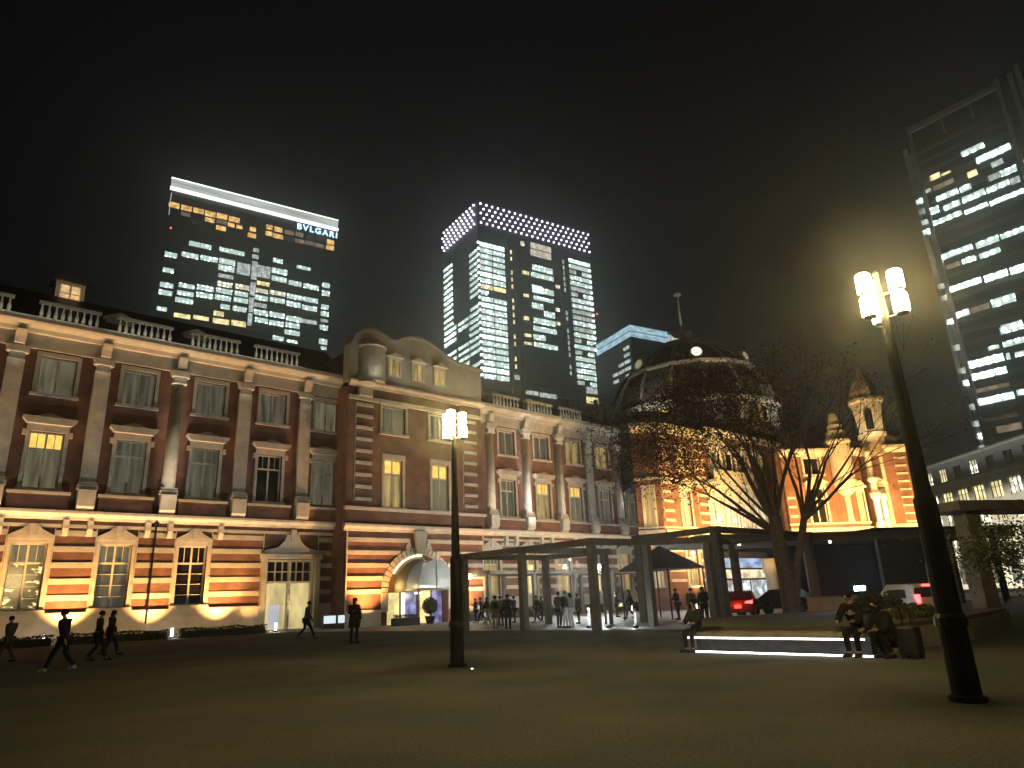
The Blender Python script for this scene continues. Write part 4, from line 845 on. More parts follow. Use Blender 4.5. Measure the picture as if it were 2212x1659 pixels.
# ================================================================ street lamps
M_shade=emit('lamp_opal',(1.0,.71,.28),560,(.8,.8,.7))
M_pole=noisy('pole_black',(.002,.002,.002),(.005,.005,.004),3,.7,spec=.08)
def street_lamp(pos,label,rot,H,pr=1.0):
    r=thing('street_lamp',label,'street lamp',pos,rot,'tall street lamps on the lawn')
    MB().lathe(0,0,[(.21,0),(.21,.06),(.165,.08),(.155,.9),(.145,.95),(.135,2.4),(.105,2.45),(.06,H-.9),(.035,H-.02)],14).build('pole',M_pole,r,smooth=False)
    MB().lathe(0,0,[(.19,.85),(.19,.95),(.16,1.0)],14).build('collar',M_dark,r)
    MB().box(.13,.20,-.10,.10,1.1,1.6).build('hatch',M_dark,r)
    for t in range(2):
        z=H-.66+t*.35
        for k in range(3):
            a=R(120*k); x,y=.235*math.cos(a),.235*math.sin(a)
            MB().tube((0,0,z-.02),(x,y,z-.02),.018,.014,6).build('arm',M_dark,r)
            s=MB().lathe(x,y,[(.075,z-.0),(.098,z+.015),(.098,z+.255),(.08,z+.28),(.03,z+.285)],16).build('shade',M_shade,r,smooth=False)
            MB().lathe(x,y,[(.03,z-.045),(.075,z-.035),(.093,z-.001)],14).build('cup',M_dark,s)
    MB().lathe(0,0,[(.035,H-.02),(.045,H),(.01,H+.05)],10).build('finial',M_dark,r)
    return r
LA=G(988,1440); LB=G(2092,1515)
HA=6.02; HB=5.62
street_lamp(LA,'glowing street lamp on a dark pole on the lawn in front of the gabled pavilion',R(20),HA)
street_lamp(LB,'nearer glowing street lamp whose thick dark pole leans at the right side of the picture',R(75),HB)
gl=thing('ground_light','tiny lit ground light on the lawn at the foot of the central street lamp','ground light',G(1020,1449))
MB().lathe(0,0,[(.05,0),(.05,.03),(.03,.035)],10).build('rim',M_dark,gl); MB().lathe(0,0,[(.022,.036),(.022,.045),(.005,.05)],8).build('lens',emit('ground_lens',(1,.95,.8),9),gl)

# ================================================================ bollards
def bollard(pos,h,w,label,kind=0,group='low bollard lights along the station footpath',power=26):
    r=thing('bollard_light',label,'bollard light',pos,0,group)
    MB().lathe(0,0,[(w*1.5,0),(w*1.5,.03),(w,.04),(w,h*.18)],12).build('base',M_dark,r)
    MB().lathe(0,0,[(w*.9,h*.18),(w*.9,h*.92)],12).build('diffuser',emit('bollard_white',(.96,1,.93),3.2),r)
    MB().lathe(0,0,[(w,h*.921),(w,h*.97),(w*.4,h)],12).build('cap',M_dark,r)
    lamp('POINT','bulb',(0,0,h*.35),(.94,1,.92),power,r,size=w*1.3)
    return r
for px,py,lb in ((90,1397,'white lit bollard at far left, behind the group of walking figures'),(370,1380,'white lit bollard below the drainpipe of the left wing'),(595,1366,'white lit bollard in front of the double door'),(787,1354,'white lit bollard beside the standing figure, left of the arched entrance')):
    bollard(G(px,py),.72,.095,lb)
for px,py,lb in((1179,1333,'warm lit bollard on the paving between two groups of people'),(1272,1334,'lit bollard light directly behind the first slim white post'),(1365,1326,'small bollard light far back under the pergola'),(1507,1320,'farthest bollard light near the hedge at the end of the right wing')):
    bollard(G(px,py),.75,.09,lb,group='bollard lights on the forecourt',power=60)
for px,py,h,lb in((1273,1357,.85,'slim white post, leftmost of the three on the forecourt edge'),(1315,1357,.8,'slim white post, middle one of the three on the forecourt edge'),(1374,1357,.86,'slim white post, rightmost of the three on the forecourt edge')):
    r=thing('bollard_post',lb,'post',G(px,py),0,'slim white posts on the forecourt edge')
    MB().lathe(0,0,[(.14,0),(.13,.12),(.05,.14)],12).build('foot',M_dark,r); MB().lathe(0,0,[(.045,.14),(.045,h-.05),(.03,h)],10).build('tube',noisy('white_paint',(.7,.72,.72),(.8,.8,.8),3,.5),r)
    MB().lathe(0,0,[(.047,.2),(.047,h*.8)],10).build('light_strip',emit('post_glow',(.85,.97,1),.9),r)
    lamp('POINT','bulb',(.0,.3,.3),(.85,.95,1.0),16,r,size=.1)

# ================================================================ hedges and planters by the station
def leaf_mass(rng,n,fn,size,ratio=.5):
    c=fn(n); n=len(c); v=np.zeros((n,4,3))
    d1=rng.normal(size=(n,3)); d1/=np.linalg.norm(d1,axis=1)[:,None]; d2=rng.normal(size=(n,3)); d2-=d1*np.sum(d1*d2,1)[:,None]; d2/=np.linalg.norm(d2,axis=1)[:,None]
    s=size*(.6+.8*rng.random(n))[:,None]
    v[:,0]=c-d1*s; v[:,1]=c-d2*s*ratio; v[:,2]=c+d1*s; v[:,3]=c+d2*s*ratio
    return v.reshape(-1,3)
def quads(name,v,mat,parent=None):
    n=len(v)//4; me=bpy.data.meshes.new(name); me.vertices.add(n*4); me.vertices.foreach_set('co',v.reshape(-1).astype(np.float32)); me.loops.add(n*4); me.loops.foreach_set('vertex_index',np.arange(n*4,dtype=np.int32))
    me.polygons.add(n); me.polygons.foreach_set('loop_start',np.arange(0,n*4,4,dtype=np.int32)); me.polygons.foreach_set('loop_total',np.full(n,4,dtype=np.int32)); me.update(); me.validate(); me.materials.append(mat)
    o=bpy.data.objects.new(name,me); COL.objects.link(o)
    if parent: o.parent=parent
    return o
rng=np.random.default_rng(11)
def hedge(s0,s1,n0,n1,h,label,group='clipped hedges along the station front',k=260):
    c=SN((s0+s1)/2,(n0+n1)/2); r=thing('hedge',label,'hedge',c,ROTF,group); L=(s1-s0)/2; W_=(n1-n0)/2
    MB().box(-L+.12,L-.12,-W_+.1,W_-.1,0,h-.1).build('twigs',M_bark,r)
    n=int((s1-s0)*k)
    def fn(n):
        p=np.stack([rng.uniform(-L,L,n),rng.uniform(-W_,W_,n),rng.uniform(.03,h,n)],1)
        f=rng.integers(0,3,n); p[f==0,2]=h+rng.normal(0,.03,(f==0).sum()); p[f==1,1]=-W_+rng.normal(0,.03,(f==1).sum()); 
        p[:,2]+=.05*np.sin(p[:,0]*2.3)
        return p
    quads('foliage',leaf_mass(rng,n,fn,.07),M_hedge,r)
for s0,s1,lb in((-8,-1,'low dark hedge at the far left foot of the station'),(0,7.8,'low dark hedge under the left windows behind the walking figures'),(8.2,14,'low dark hedge left of the drainpipe foot'),(14.6,20.3,'low dark hedge left of the double door')):
    hedge(s0,s1,49.3,50.1,.55,lb)
hedge(41,50,49.9,50.9,.8,'low hedge behind the crowd under the right wing'); hedge(51,62,49.9,50.9,.8,'low hedge at the far end of the right wing')
# potted ball tree at the entrance and low planters
def ball_tree(px,py,r_,hc,label):
    t=thing('potted_tree',label,'potted tree',SN(32.6,47.6))
    MB().lathe(0,0,[(.28,0),(.4,.5),(.43,.52),(.43,.58),(.36,.58)],16).build('pot',M_dark,t); MB().tube((0,0,.5),(0,0,hc),.05,.04,6).build('trunk',M_bark,t)
    def fn(n):
        d=rng.normal(size=(n,3)); d/=np.linalg.norm(d,axis=1)[:,None]; return np.array([0,0,hc])+d*(r_*(.82+.2*rng.random(n)))[:,None]
    quads('crown',leaf_mass(rng,1500,fn,.06),M_hedge,t)
    MB().lathe(0,0,[(.05,hc-r_*.7)]+[(r_*.78*math.sin(math.pi*i/7),hc-r_*.78*math.cos(math.pi*i/7)) for i in range(1,7)]+[(.02,hc+r_*.75)],10).build('inner_crown',M_hedge,t)
ball_tree(894,1336,.62,1.35,'dark ball-shaped potted tree before the lit entrance doors')
for (px,py,lb) in((835,1345,'low dark planter trough left of the arched entrance'),(1012,1352,'narrow dark planter beside the central lamp pole')):
    t=thing('planter',lb,'planter',SN(29.9,46.9) if px<900 else SN(36.5,47.5),ROTF); MB().box(-1.1,1.1,-.3,.3,0,.55).build('trough',M_dark,t,bevel=.02)
    MB().box(-1.0,1.0,-.22,.22,.552,.57).build('soil',M_bark,t)
    quads('foliage',leaf_mass(rng,500,lambda n:np.stack([rng.uniform(-1,1,n),rng.uniform(-.25,.25,n),.58+.22*rng.random(n)],1),.05),M_hedge,t)
# small lit van/menu board left of the entrance (cool white light low down)
t=thing('display_case','small white lit display case standing near the hedge left of the entrance','display case',SN(24.9,48.7),ROTF)
MB().box(-.9,.9,-.15,.15,.35,1.0).box(-.85,-.75,-.1,.1,0,.35).box(.75,.85,-.1,.1,0,.35).build('body',M_dark,t); MB().box(-.82,.1,-.18,-.152,.42,.95).box(.3,.82,-.18,-.152,.42,.95).build('lit_front',emit('case_light',(.75,.95,1),.9),t)

# ================================================================ pergolas
M_perg=noisy('pergola_steel',(.09,.086,.068),(.15,.14,.115),2,.8,.2,spec=.2)
def pergola(posts,w,h,beams,label,group='grey pergola frames over the forecourt',mat=None):
    c=Vector(posts[0]); c.z=0
    r=thing('pergola',label,'pergola',c,0,group)
    for p in posts:
        q=Vector(p)-c; T=lambda a,b,z,q=q:(q.x+a*math.cos(ROTF)-b*math.sin(ROTF),q.y+a*math.sin(ROTF)+b*math.cos(ROTF),z)
        po=MB(T).box(-w/2,w/2,-w/2,w/2,0,h).build('post',M_perg,r,bevel=.02)
    for i,j,over in beams:
        p,q=Vector(posts[i])-c,Vector(posts[j])-c; d=(q-p); d.z=0; L=d.length; d.normalize(); s=Vector((-d.y,d.x,0))
        T=lambda a,b,z,p=p,d=d,s=s:(p.x+d.x*a+s.x*b,p.y+d.y*a+s.y*b,z)
        MB(T).box(-over,L+over,-w*.36,w*.36,h+.003,h+.30).build('beam',M_perg,r)
    return r
A_=[G(1134,1362),G(1290,1362)]; P3=WD(1407,1300,35.2); P3.z=0; P4=WD(1543,1300,35.6); P4.z=0
A0=A_[0]+(A_[0]-A_[1])*1.0
B_=[p+UX*6.2 for p in [A0]+A_][:2]
near=[A0]+A_+[P3,P4]
pergola(near+B_,.34,3.7,[(0,1,.2),(1,2,.2),(2,3,.2),(3,4,.2),(5,6,.4),(0,5,.3),(1,6,.3)],'nearest pergola of square grey posts and beams, right of the central lamp pole')
f0=G(1058,1341); ff=[f0,f0+UX*5,f0+UX*10,f0+UX*15,f0+UX*20]; fb=[p+NX*4 for p in ff]
pergola(ff+fb,.32,3.6,[(0,1,.1),(1,2,.1),(2,3,.1),(3,4,.4),(5,6,.1),(6,7,.1),(7,8,.1),(8,9,.4),(0,5,.3),(1,6,.3),(2,7,.3),(3,8,.3),(4,9,.3)],'farther pergola frame parallel to the right wing of the station')
g0=P4+Vector((.9,1.6,0)); g1=g0+UX*9.5; 
pergola([g0,g1,g0+NX*5,g1+NX*5],.42,4.3,[(0,1,.4),(2,3,.4),(0,2,.3),(1,3,.3)],'tall pergola bay at the left end of the dark canopy roof')
# canopy over the taxi rank with a near-black sheet behind, painting in its dark interior
c0=G(1530,1171,4.5); c1=G(2112,1157,4.5); c0.z=0; c1.z=0
cdir=(c1-c0).normalized(); L=(c1-c0).length; cr=thing('taxi_canopy','long flat dark canopy roof on posts in front of the orange domed block','canopy',c0,math.atan2(cdir.y,cdir.x))
CAN_L=L
MB().box(-.5,L+3,-.2,7,4.5,4.95).build('roof_slab',M_conc,cr); MB().box(L*.58,L+3,-.6,6,4.952,5.15).build('upper_roof',M_dark,cr)
MB().box(-.5,L+3,-.28,-.202,4.4,4.62).build('gutter',noisy('gutter_metal',(.2,.17,.13),(.3,.26,.2),1,.4),cr)
MB().box(L*.42,L+3,5.5,5.7,0,4.5).build('rear_wall',noisy('canopy_dark',(.003,.003,.004),(.006,.006,.008),.4,.8),cr)
for f in(.0,.35,.62,.9,1.08): MB().box(L*f-.16,L*f+.16,.3,.62,0,4.5).build('post',M_dark,cr)
for f in(.1,.42,.78): 
    MB().lathe(L*f,-.12,[(.02,4.22),(.09,4.26),(.09,4.34),(.05,4.4)],10).build('downlight',emit('downlight',(1,.88,.55),8),cr)
# umbrella-like kiosk roof
k=thing('kiosk','small kiosk with a dark pointed tent roof behind the pergola','kiosk',G(1440,1336),ROTF)
MB().add([(-2,-2,2.9),(2,-2,2.9),(2,2,2.9),(-2,2,2.9),(0,0,4.4)],[(0,1,4),(1,2,4),(2,3,4),(3,0,4),(3,2,1,0)]).build('tent_roof',M_dark,k)
for x in(-1.8,1.8):
    for y in(-1.8,1.8): MB().tube((x,y,0),(x,y,2.9),.05,.05,6).build('post',M_dark,k)
# wall lamps and hanging lamps under the pergolas
for i,(px,py,d,rad,lb) in enumerate(((1015,1245,60,.22,'round warm lamp glowing right of the central lamp pole'),(1220,1223,58,.13,'small round lamp under the pergola, left of two'),(1295,1223,56,.15,'small round lamp under the pergola, brighter right one'),(1231,1209,64,.09,'tiny lamp on the wall above the pergola beam'),(1497,1194,62,.13,'small lamp near the tent roof'))):
    p=WD(px,py,d); t=thing('hanging_lamp',lb,'lamp',p,0,'small round lamps before the right wing')
    MB().lathe(0,0,[(.01,-rad),(rad*.7,-rad*.7),(rad,0),(rad*.7,rad*.7),(.03,rad)],12).build('globe',emit('small_globe',(1,.84,.55),7),t,smooth=True)
    MB().tube((0,0,rad),(0,0,rad+.5),.02,.02,6).build('stem',M_dark,t)
lamp('POINT','bulb',(0,0,-.4),(1,.85,.6),120,bpy.data.objects['hanging_lamp'],size=.2)
for nm_,pw_ in(('hanging_lamp.001',420),('hanging_lamp.002',520),('hanging_lamp.004',420)): lamp('POINT','bulb',(0,0,-.3),(.95,.97,.9),pw_,bpy.data.objects[nm_],size=.2)

# ================================================================ lit bench and mound with a big tree
b0=G(1480,1408); b1=G(1888,1420); bd_=(b1-b0).normalized(); bl=(b1-b0).length
bn=thing('lit_bench','long low stone bench lit underneath by one light strip, its ground reflection painted glowing','bench',b0,math.atan2(bd_.y,bd_.x))
M_led=emit('led_white',(1,.98,.88),9)
MB().box(0,bl,.0,.55,.36,.46).build('seat',M_conc,bn,bevel=.015); MB().box(.15,bl-.15,.3,.5,0,.36).build('plinth',M_dark,bn)
MB().box(.1,bl-.15,.02,.06,.315,.345).build('light_strip',M_led,bn)
MB().box(-.05,bl+.02,-.06,-.02,.008,.035).build('light_strip',M_led,bn)  # no second lamp: glowing strip painting the reflection on the ground
lamp('AREA','glow',(bl/2,.08,.29),(1,.97,.85),2.5,bn,(bl/2,.0,0),area=(bl-.3,.05))
# raised turf bed behind
md=thing('turf_bed','raised turf bed with a stone edge behind the lit bench','planting bed',b0+Vector((-bd_.y,bd_.x,0))*0,math.atan2(bd_.y,bd_.x))
e=[(-.3,.6),(bl-.1,.6),(bl+.1,5.5),(bl-.6,11),(-2,12.5),(-4,6)]
MB().prism(e,0,.46,'z').build('stone_edge',M_conc,md); MB().prism([(x*.985+.03,y*.98+.1) for x,y in e],.46,.56,'z').build('turf',noisy('turf',(.03,.033,.018),(.055,.052,.028),9,.9,.5),md)
# ---- tree
TB=G(1716,1352)
def tree(base,label,seed,scale,spec,leafn,crown,leafmat,keep=None,stem=()):
    rr=random.Random(seed); t=thing('plaza_tree',label,'tree',base)
    m=MB(); ends=[]
    def br(p,d,L,r,dep):
        n=4; q=Vector(p); dd=Vector(d).normalized(); pts=[q.copy()]; rs=[r]
        for i in range(n):
            dd=(dd+Vector((rr.uniform(-1,1),rr.uniform(-1,1),rr.uniform(-.35,.9)))*.10).normalized(); q=q+dd*(L/n); pts.append(q.copy()); rs.append(max(.007,r*(1-.5*(i+1)/n)))
        m.path(pts,rs,7 if r>.06 else 5)
        if dep==0: ends.append(q); return
        k=2 if rr.random()<.5 else 3
        if dep>=3: k=2
        for i in range(k):
            az=rr.uniform(0,2*math.pi); sp=rr.uniform(.22,.55)
            s=dd.orthogonal().normalized(); w=dd.cross(s); nd=(dd+(s*math.cos(az)+w*math.sin(az))*sp); br(q,nd,L*rr.uniform(.55,.80),rs[-1]*(.82 if i==0 else .62),dep-1)
        if rr.random()<.7:
            az=rr.uniform(0,6.28); s=dd.orthogonal().normalized(); w=dd.cross(s); br(pts[2],dd+(s*math.cos(az)+w*math.sin(az))*.6,L*.6,rs[2]*.45,max(0,dep-2))
    for pts_,rs_ in stem: m.path(pts_,rs_,12)
    for st in spec: br(*st)
    m.build('trunk',M_bark,t)
    rg=np.random.default_rng(seed)
    # leaves gather round the branch ends, in clumps, thinner below
    E=np.array([tuple(e) for e in ends]); 
    def fn(n):
        idx=rg.integers(0,len(E),n); off=rg.normal(size=(n,3))*np.array([.40,.40,.26])*scale
        w=rg.random(n)<.32; p=E[idx]+off
        q=crown(rg,n); p[w]=q[w]
        if keep is not None: p=p[keep(p,rg)]
        return p
    quads('crown',leaf_mass(rg,leafn,fn,.052*scale,.55),leafmat,t)
    return t
right=Vector((TB.y,-TB.x,0)).normalized(); back=Vector((TB.x,TB.y,0)).normalized()
def dr_(a,b,z): return right*a+back*b+Vector((0,0,z))
stem=[([Vector((0,0,-.05)),dr_(-.01,0,.6),dr_(-.02,0,1.8),dr_(-.10,.02,3.0),dr_(-.12,0,4.3)],[.47,.36,.32,.29,.25]),([dr_(.12,0,.2),dr_(.22,0,1.2),dr_(.48,.03,2.4),dr_(.78,0,3.3),dr_(1.0,0,4.15)],[.22,.19,.17,.16,.13])]
spec=[]
fork=dr_(-.12,0,4.1)
stems=[]
for a,b,z,L,r_,dp in ((-.8,.35,1,3.9,.09,3),(-.5,.0,1,4.2,.10,3),(-.28,.1,1,4.4,.09,3),(.1,.4,1,4.2,.09,3),(.35,-.2,1,4.0,.09,3),(-.7,-.45,.8,3.8,.09,3),(-.62,.1,1,3.2,.17,4),(-.38,-.3,1,3.2,.16,4),(-.15,.35,1.1,3.3,.17,4),(.02,-.15,1,3.3,.18,4),(.22,.25,1,3.2,.15,4),(-.95,.0,.80,3.6,.13,4),(-1.05,-.2,.55,3.8,.10,3)):
    spec.append((tuple(fork+Vector((0,0,-.5 if z<.9 else 0))),dr_(a,b,z),L*.80,r_*.85,dp))
f2=dr_(.98,0,4.05)
for a,b,z,L,r_,dp in ((.45,.3,1,4.2,.08,3),(.1,.25,1,4.2,.08,3),(.8,-.05,.9,4.4,.08,3),(1.15,.0,.75,4.2,.07,2),(.25,.1,1,3.2,.13,4),(.65,-.2,.95,3.2,.12,4),(.95,.2,.75,3.4,.10,3),(.0,-.3,1,3.2,.11,3)):
    spec.append((tuple(f2),dr_(a,b,z),L*.8,r_*.85,dp))
def crown1(rg,n):
    u=rg.normal(size=(n,3)); u/=np.linalg.norm(u,axis=1)[:,None]; rad=rg.random(n)**.45
    c=np.array(dr_(-3.0,0,8.3)); S=np.array([4.9,3.6,2.1]); l=u*rad[:,None]*S
    # gather into clumps
    k=rg.integers(0,60,n); g=np.random.default_rng(4); cu_=g.normal(size=(60,3)); cu_/=np.linalg.norm(cu_,axis=1)[:,None]; cc=cu_*(.55+.45*g.random(60))[:,None]*S
    l=cc[k]+rg.normal(size=(n,3))*.75
    return c+l[:,0:1]*np.array(right)+l[:,1:2]*np.array(back)+l[:,2:3]*np.array([0,0,1.])
tree(TB,'large spreading tree with bare lower limbs and brown crown before the dome',21,1.0,spec,46000,crown1,M_leafb,stem=stem,keep=lambda p,rg:(rg.random(len(p))<np.clip(1.0-((p@np.array(right))+1.2)/3.5,.10,1)*np.clip(1-(p[:,2]-10.5)/2.5,.12,1)))
# tree at the far right edge, only its lower foliage in view
T2=WD(2290,1300,17); T2.z=0
def crown2(rg,n):
    u=rg.normal(size=(n,3)); return np.array([0,0,1.9])+u*np.array([.9,.9,.35])
tree(T2,'dark low tree reaching in at the right edge of the picture',5,.6,[((0,0,0),(0,0,1),1.2,.10,0),((0,0,1.1),(-.5,.2,.5),.6,.05,2),((0,0,1.1),(.4,.3,.5),.6,.05,2),((0,0,1.1),(-.1,-.6,.5),.6,.05,2)],9000,crown2,M_hedge)
# gate-like post and slab at right edge
p=G(2142,1352); t=thing('canopy_post','thick square grey post carrying a slab at the right edge','post',p,math.atan2(cdir.y,cdir.x))
MB().box(-.28,.28,-.28,.28,0,3.6).build('shaft',M_perg,t,bevel=.02); MB().box(-1.0,3.5,-.8,.9,3.602,3.9).build('slab',M_perg,t)
# ================================================================ people
def skin_mesh(verts,edges,radii,root=0,sub=1):
    me=bpy.data.meshes.new('tmp'); me.from_pydata([tuple(v) for v in verts],edges,[]); o=bpy.data.objects.new('tmp',me); COL.objects.link(o)
    md=o.modifiers.new('skin','SKIN'); md.use_smooth_shade=True
    if not me.skin_vertices: 
        pass
    sv=me.skin_vertices[0].data
    for i,r in enumerate(radii):
        rr=(r,r) if not isinstance(r,tuple) else r
        sv[i].radius=rr; sv[i].use_root=(i==root)
    s=o.modifiers.new('sub','SUBSURF'); s.levels=sub; s.render_levels=sub
    dg=bpy.context.evaluated_depsgraph_get(); ev=o.evaluated_get(dg); m=bpy.data.meshes.new_from_object(ev)
    bpy.data.objects.remove(o); bpy.data.meshes.remove(me)
    return m
M_skin=noisy('skin',(.16,.10,.07),(.2,.13,.09),8,.6)
def cloth(c): 
    n='cloth_%02d_%02d_%02d'%tuple(int(x*99) for x in c); return noisy(n,tuple(x*.75 for x in c),tuple(min(1,x*1.1) for x in c),9,.95,.2,spec=.06)
def person(pos,face,h,label,jacket=(.02,.02,.022),trouser=(.008,.008,.011),hair=(.01,.008,.007),shoe=(.02,.02,.02),pose='stand',lean=0.0,skirt=False,coat=False,group='people in front of the station',bag=None,seed=0,cap=None):
    """x forward, y left. one continuous body; garments and hair are parts"""
    rr=random.Random(seed*7+3); t=thing('person',label,'person',pos,face,group); k=h/1.70
    hipz=.90; fw=lean
    if pose=='sit': hipz=.50
    if pose=='crouch': hipz=.34
    J={}
    J['pel']=Vector((0,0,hipz)); J['wst']=Vector((.02+fw*.12,0,hipz+.20)); J['chs']=Vector((.03+fw*.3,0,hipz+.40)); J['nkb']=Vector((.02+fw*.45,0,hipz+.54)); J['nkt']=Vector((.035+fw*.5,0,hipz+.615)); J['hd']=Vector((.06+fw*.55,0,hipz+.69)); J['hdt']=Vector((.045+fw*.56,0,hipz+.775))
    st={'stand':(.04,-.04),'walk':(.30,-.26),'stride':(.40,-.34),'sit':(0,0),'crouch':(0,0)}[pose]
    for s,sg in(('L',1),('R',-1)):
        f=st[0] if sg>0 else st[1]
        J['hip'+s]=Vector((0,.09*sg,hipz-.03))
        if pose in('sit','crouch'):
            J['kn'+s]=Vector((.42,.11*sg,.50 if pose=='sit' else .52)); J['an'+s]=Vector((.40 if pose=='sit' else .16,.10*sg,.09)); J['to'+s]=J['an'+s]+Vector((.19,.02*sg,-.05))
        else:
            bend=.10 if f<0 else .03
            J['kn'+s]=Vector((f*.5+.05+ (bend if f<-.1 else 0),.095*sg,.49)); lift=.05 if f<-.1 else 0
            J['an'+s]=Vector((f,.09*sg,.09+lift)); J['to'+s]=J['an'+s]+Vector((.18,.015*sg,-.05-(lift*.8)))
        J['sh'+s]=J['nkb']+Vector((-.01,.175*sg,-.05))
        a=(-f*.8 if pose in('walk','stride') else rr.uniform(-.02,.12))
        if pose in('sit','crouch'):
            J['el'+s]=J['sh'+s]+Vector((.14,.04*sg,-.24)); J['wr'+s]=J['el'+s]+Vector((.2,-.05*sg,-.04))
        elif rr.random()<.35 and pose=='stand':
            J['el'+s]=J['sh'+s]+Vector((.05,.06*sg,-.27)); J['wr'+s]=J['el'+s]+Vector((.2,-.08*sg,.08))
        else:
            J['el'+s]=J['sh'+s]+Vector((a*.35,.05*sg,-.28)); J['wr'+s]=J['el'+s]+Vector((a*.45+.04,.01*sg,-.235))
    vs=[];ed=[];rd=[];ix={}
    def V(n,p,r,par=None):
        ix[n]=len(vs); vs.append(Vector(p)*k); rd.append(r*k if not isinstance(r,tuple) else (r[0]*k,r[1]*k))
        if par is not None: ed.append((ix[par],ix[n]))
    V('pel',J['pel'],(.14,.105)); V('wst',J['wst'],(.125,.09),'pel'); V('chs',J['chs'],(.132,.10),'wst'); V('nkb',J['nkb'],(.085,.07),'chs'); V('nkt',J['nkt'],.05,'nkb'); V('jaw',J['nkt']+Vector((.03,0,.045)),.062,'nkt'); V('hd',J['hd'],(.078,.09),'jaw'); V('hdt',J['hdt'],.062,'hd')
    V('nose',J['hd']+Vector((.105,0,-.012)),.012,'hd')
    for s,sg in(('L',1),('R',-1)):
        V('ear'+s,J['hd']+Vector((-.005,.083*sg,-.005)),.014,'hd')
        V('hip'+s,J['hip'+s],.095,'pel'); V('th'+s,J['hip'+s].lerp(J['kn'+s],.5),.08,'hip'+s); V('kn'+s,J['kn'+s],.057,'th'+s); V('cf'+s,J['kn'+s].lerp(J['an'+s],.35),.058,'kn'+s); V('an'+s,J['an'+s],.04,'cf'+s); V('to'+s,J['to'+s],(.04,.025),'an'+s)
        V('sh'+s,J['sh'+s],.055,'chs'); V('ua'+s,J['sh'+s].lerp(J['el'+s],.5),.05,'sh'+s); V('el'+s,J['el'+s],.042,'ua'+s); V('fa'+s,J['el'+s].lerp(J['wr'+s],.4),.04,'el'+s); V('wr'+s,J['wr'+s],.027,'fa'+s)
        d=(J['wr'+s]-J['el'+s]).normalized(); pm=J['wr'+s]+d*.055; V('pm'+s,pm,(.036,.018),'wr'+s)
        fwd=Vector((1,0,0))-d*d.x; fwd=fwd.normalized() if fwd.length>.1 else Vector((0,0,1)); inn=Vector((0,-sg,0))
        for q,(o,l) in enumerate(((.030,.060),(.010,.072),(-.010,.068),(-.030,.052))):
            b_=pm+d*.045+fwd*o; V('f%d%s'%(q,s),b_,.0095,'pm'+s); V('g%d%s'%(q,s),b_+d*l*.55+inn*.006,.009,'f%d%s'%(q,s)); V('h%d%s'%(q,s),b_+d*l*.95+inn*.026,.0075,'g%d%s'%(q,s))
        V('t0'+s,pm+fwd*.045+inn*.005,.011,'pm'+s); V('t1'+s,pm+fwd*.062+d*.035+inn*.016,.0095,'t0'+s)
    m=skin_mesh(vs,ed,rd,0,1); m.materials.clear(); m.materials.append(M_skin); b=bpy.data.objects.new('body',m); COL.objects.link(b); b.parent=t
    def garment(name,names,edges,mat,grow):
        mp={n:i for i,n in enumerate(names)}; m=skin_mesh([vs[ix[n]] for n in names],[(mp[a],mp[b]) for a,b in edges],[tuple(x+grow*k for x in (rd[ix[n]] if isinstance(rd[ix[n]],tuple) else (rd[ix[n]],)*2)) for n in names],0,1)
        m.materials.clear(); m.materials.append(mat); o=bpy.data.objects.new(name,m); COL.objects.link(o); o.parent=t; return o
    jn=['pel','wst','chs','nkb']; je=[('pel','wst'),('wst','chs'),('chs','nkb')]
    for s in 'LR': jn+=['sh'+s,'ua'+s,'el'+s,'fa'+s,'wr'+s]; je+=[('chs','sh'+s),('sh'+s,'ua'+s),('ua'+s,'el'+s),('el'+s,'fa'+s),('fa'+s,'wr'+s)]
    garment('jacket',jn,je,cloth(jacket),.032)
    tn=['pel']; te=[]
    for s in 'LR': tn+=['hip'+s,'th'+s,'kn'+s,'cf'+s,'an'+s]; te+=[('pel','hip'+s),('hip'+s,'th'+s),('th'+s,'kn'+s),('kn'+s,'cf'+s),('cf'+s,'an'+s)]
    garment('trousers',tn,te,cloth(trouser),.014)
    if coat: MB().lathe(.02*k,0,[(.235*k,(hipz-.32)*k),(.215*k,(hipz-.1)*k),(.19*k,(hipz+.12)*k),(.17*k,(hipz+.2)*k)],14).build('coat_skirt',cloth(jacket),t,smooth=True)
    for s in 'LR':
        a=J['an'+s]*k; c_=J['to'+s]*k; mm=MB(); mm.path([a+Vector((-.045,0,-.045))*k,(a+c_)/2+Vector((0,0,-.01))*k,c_+Vector((.05,0,-.008))*k],[.05*k,.05*k,.03*k],8).build('shoe',cloth(shoe),t,smooth=True)
    hc=(J['hd']+Vector((-.018,0,.03)))*k; hm=MB()
    hm.lathe(hc.x,hc.y,[(.088*k,hc.z-.05*k),(.103*k,hc.z),(.098*k,hc.z+.045*k),(.07*k,hc.z+.085*k),(.03*k,hc.z+.102*k),(.004,hc.z+.105*k)],12)
    if seed%3==0: hm.lathe(hc.x-.035*k,0,[(.06*k,hc.z-.2*k),(.085*k,hc.z-.1*k),(.085*k,hc.z-.02*k)],10)
    hm.build('hair',cloth(cap or hair),t,smooth=True)
    if bag: 
        bo=MB().box(-.30*k,-.16*k,-.14*k,.14*k,(hipz+.12)*k,(hipz+.5)*k).build('backpack',cloth(bag),t,bevel=.03)
    return t
def face_to(deg): return R(deg)
def gp_(px,py): return G(px,py)
BK=(.006,.006,.008); NV=(.007,.009,.016); GR=(.05,.05,.048); TN=(.20,.16,.10); WH=(.55,.55,.55); LG=(.28,.28,.28); RD=(.12,.02,.02)
walk_r=R(0); 
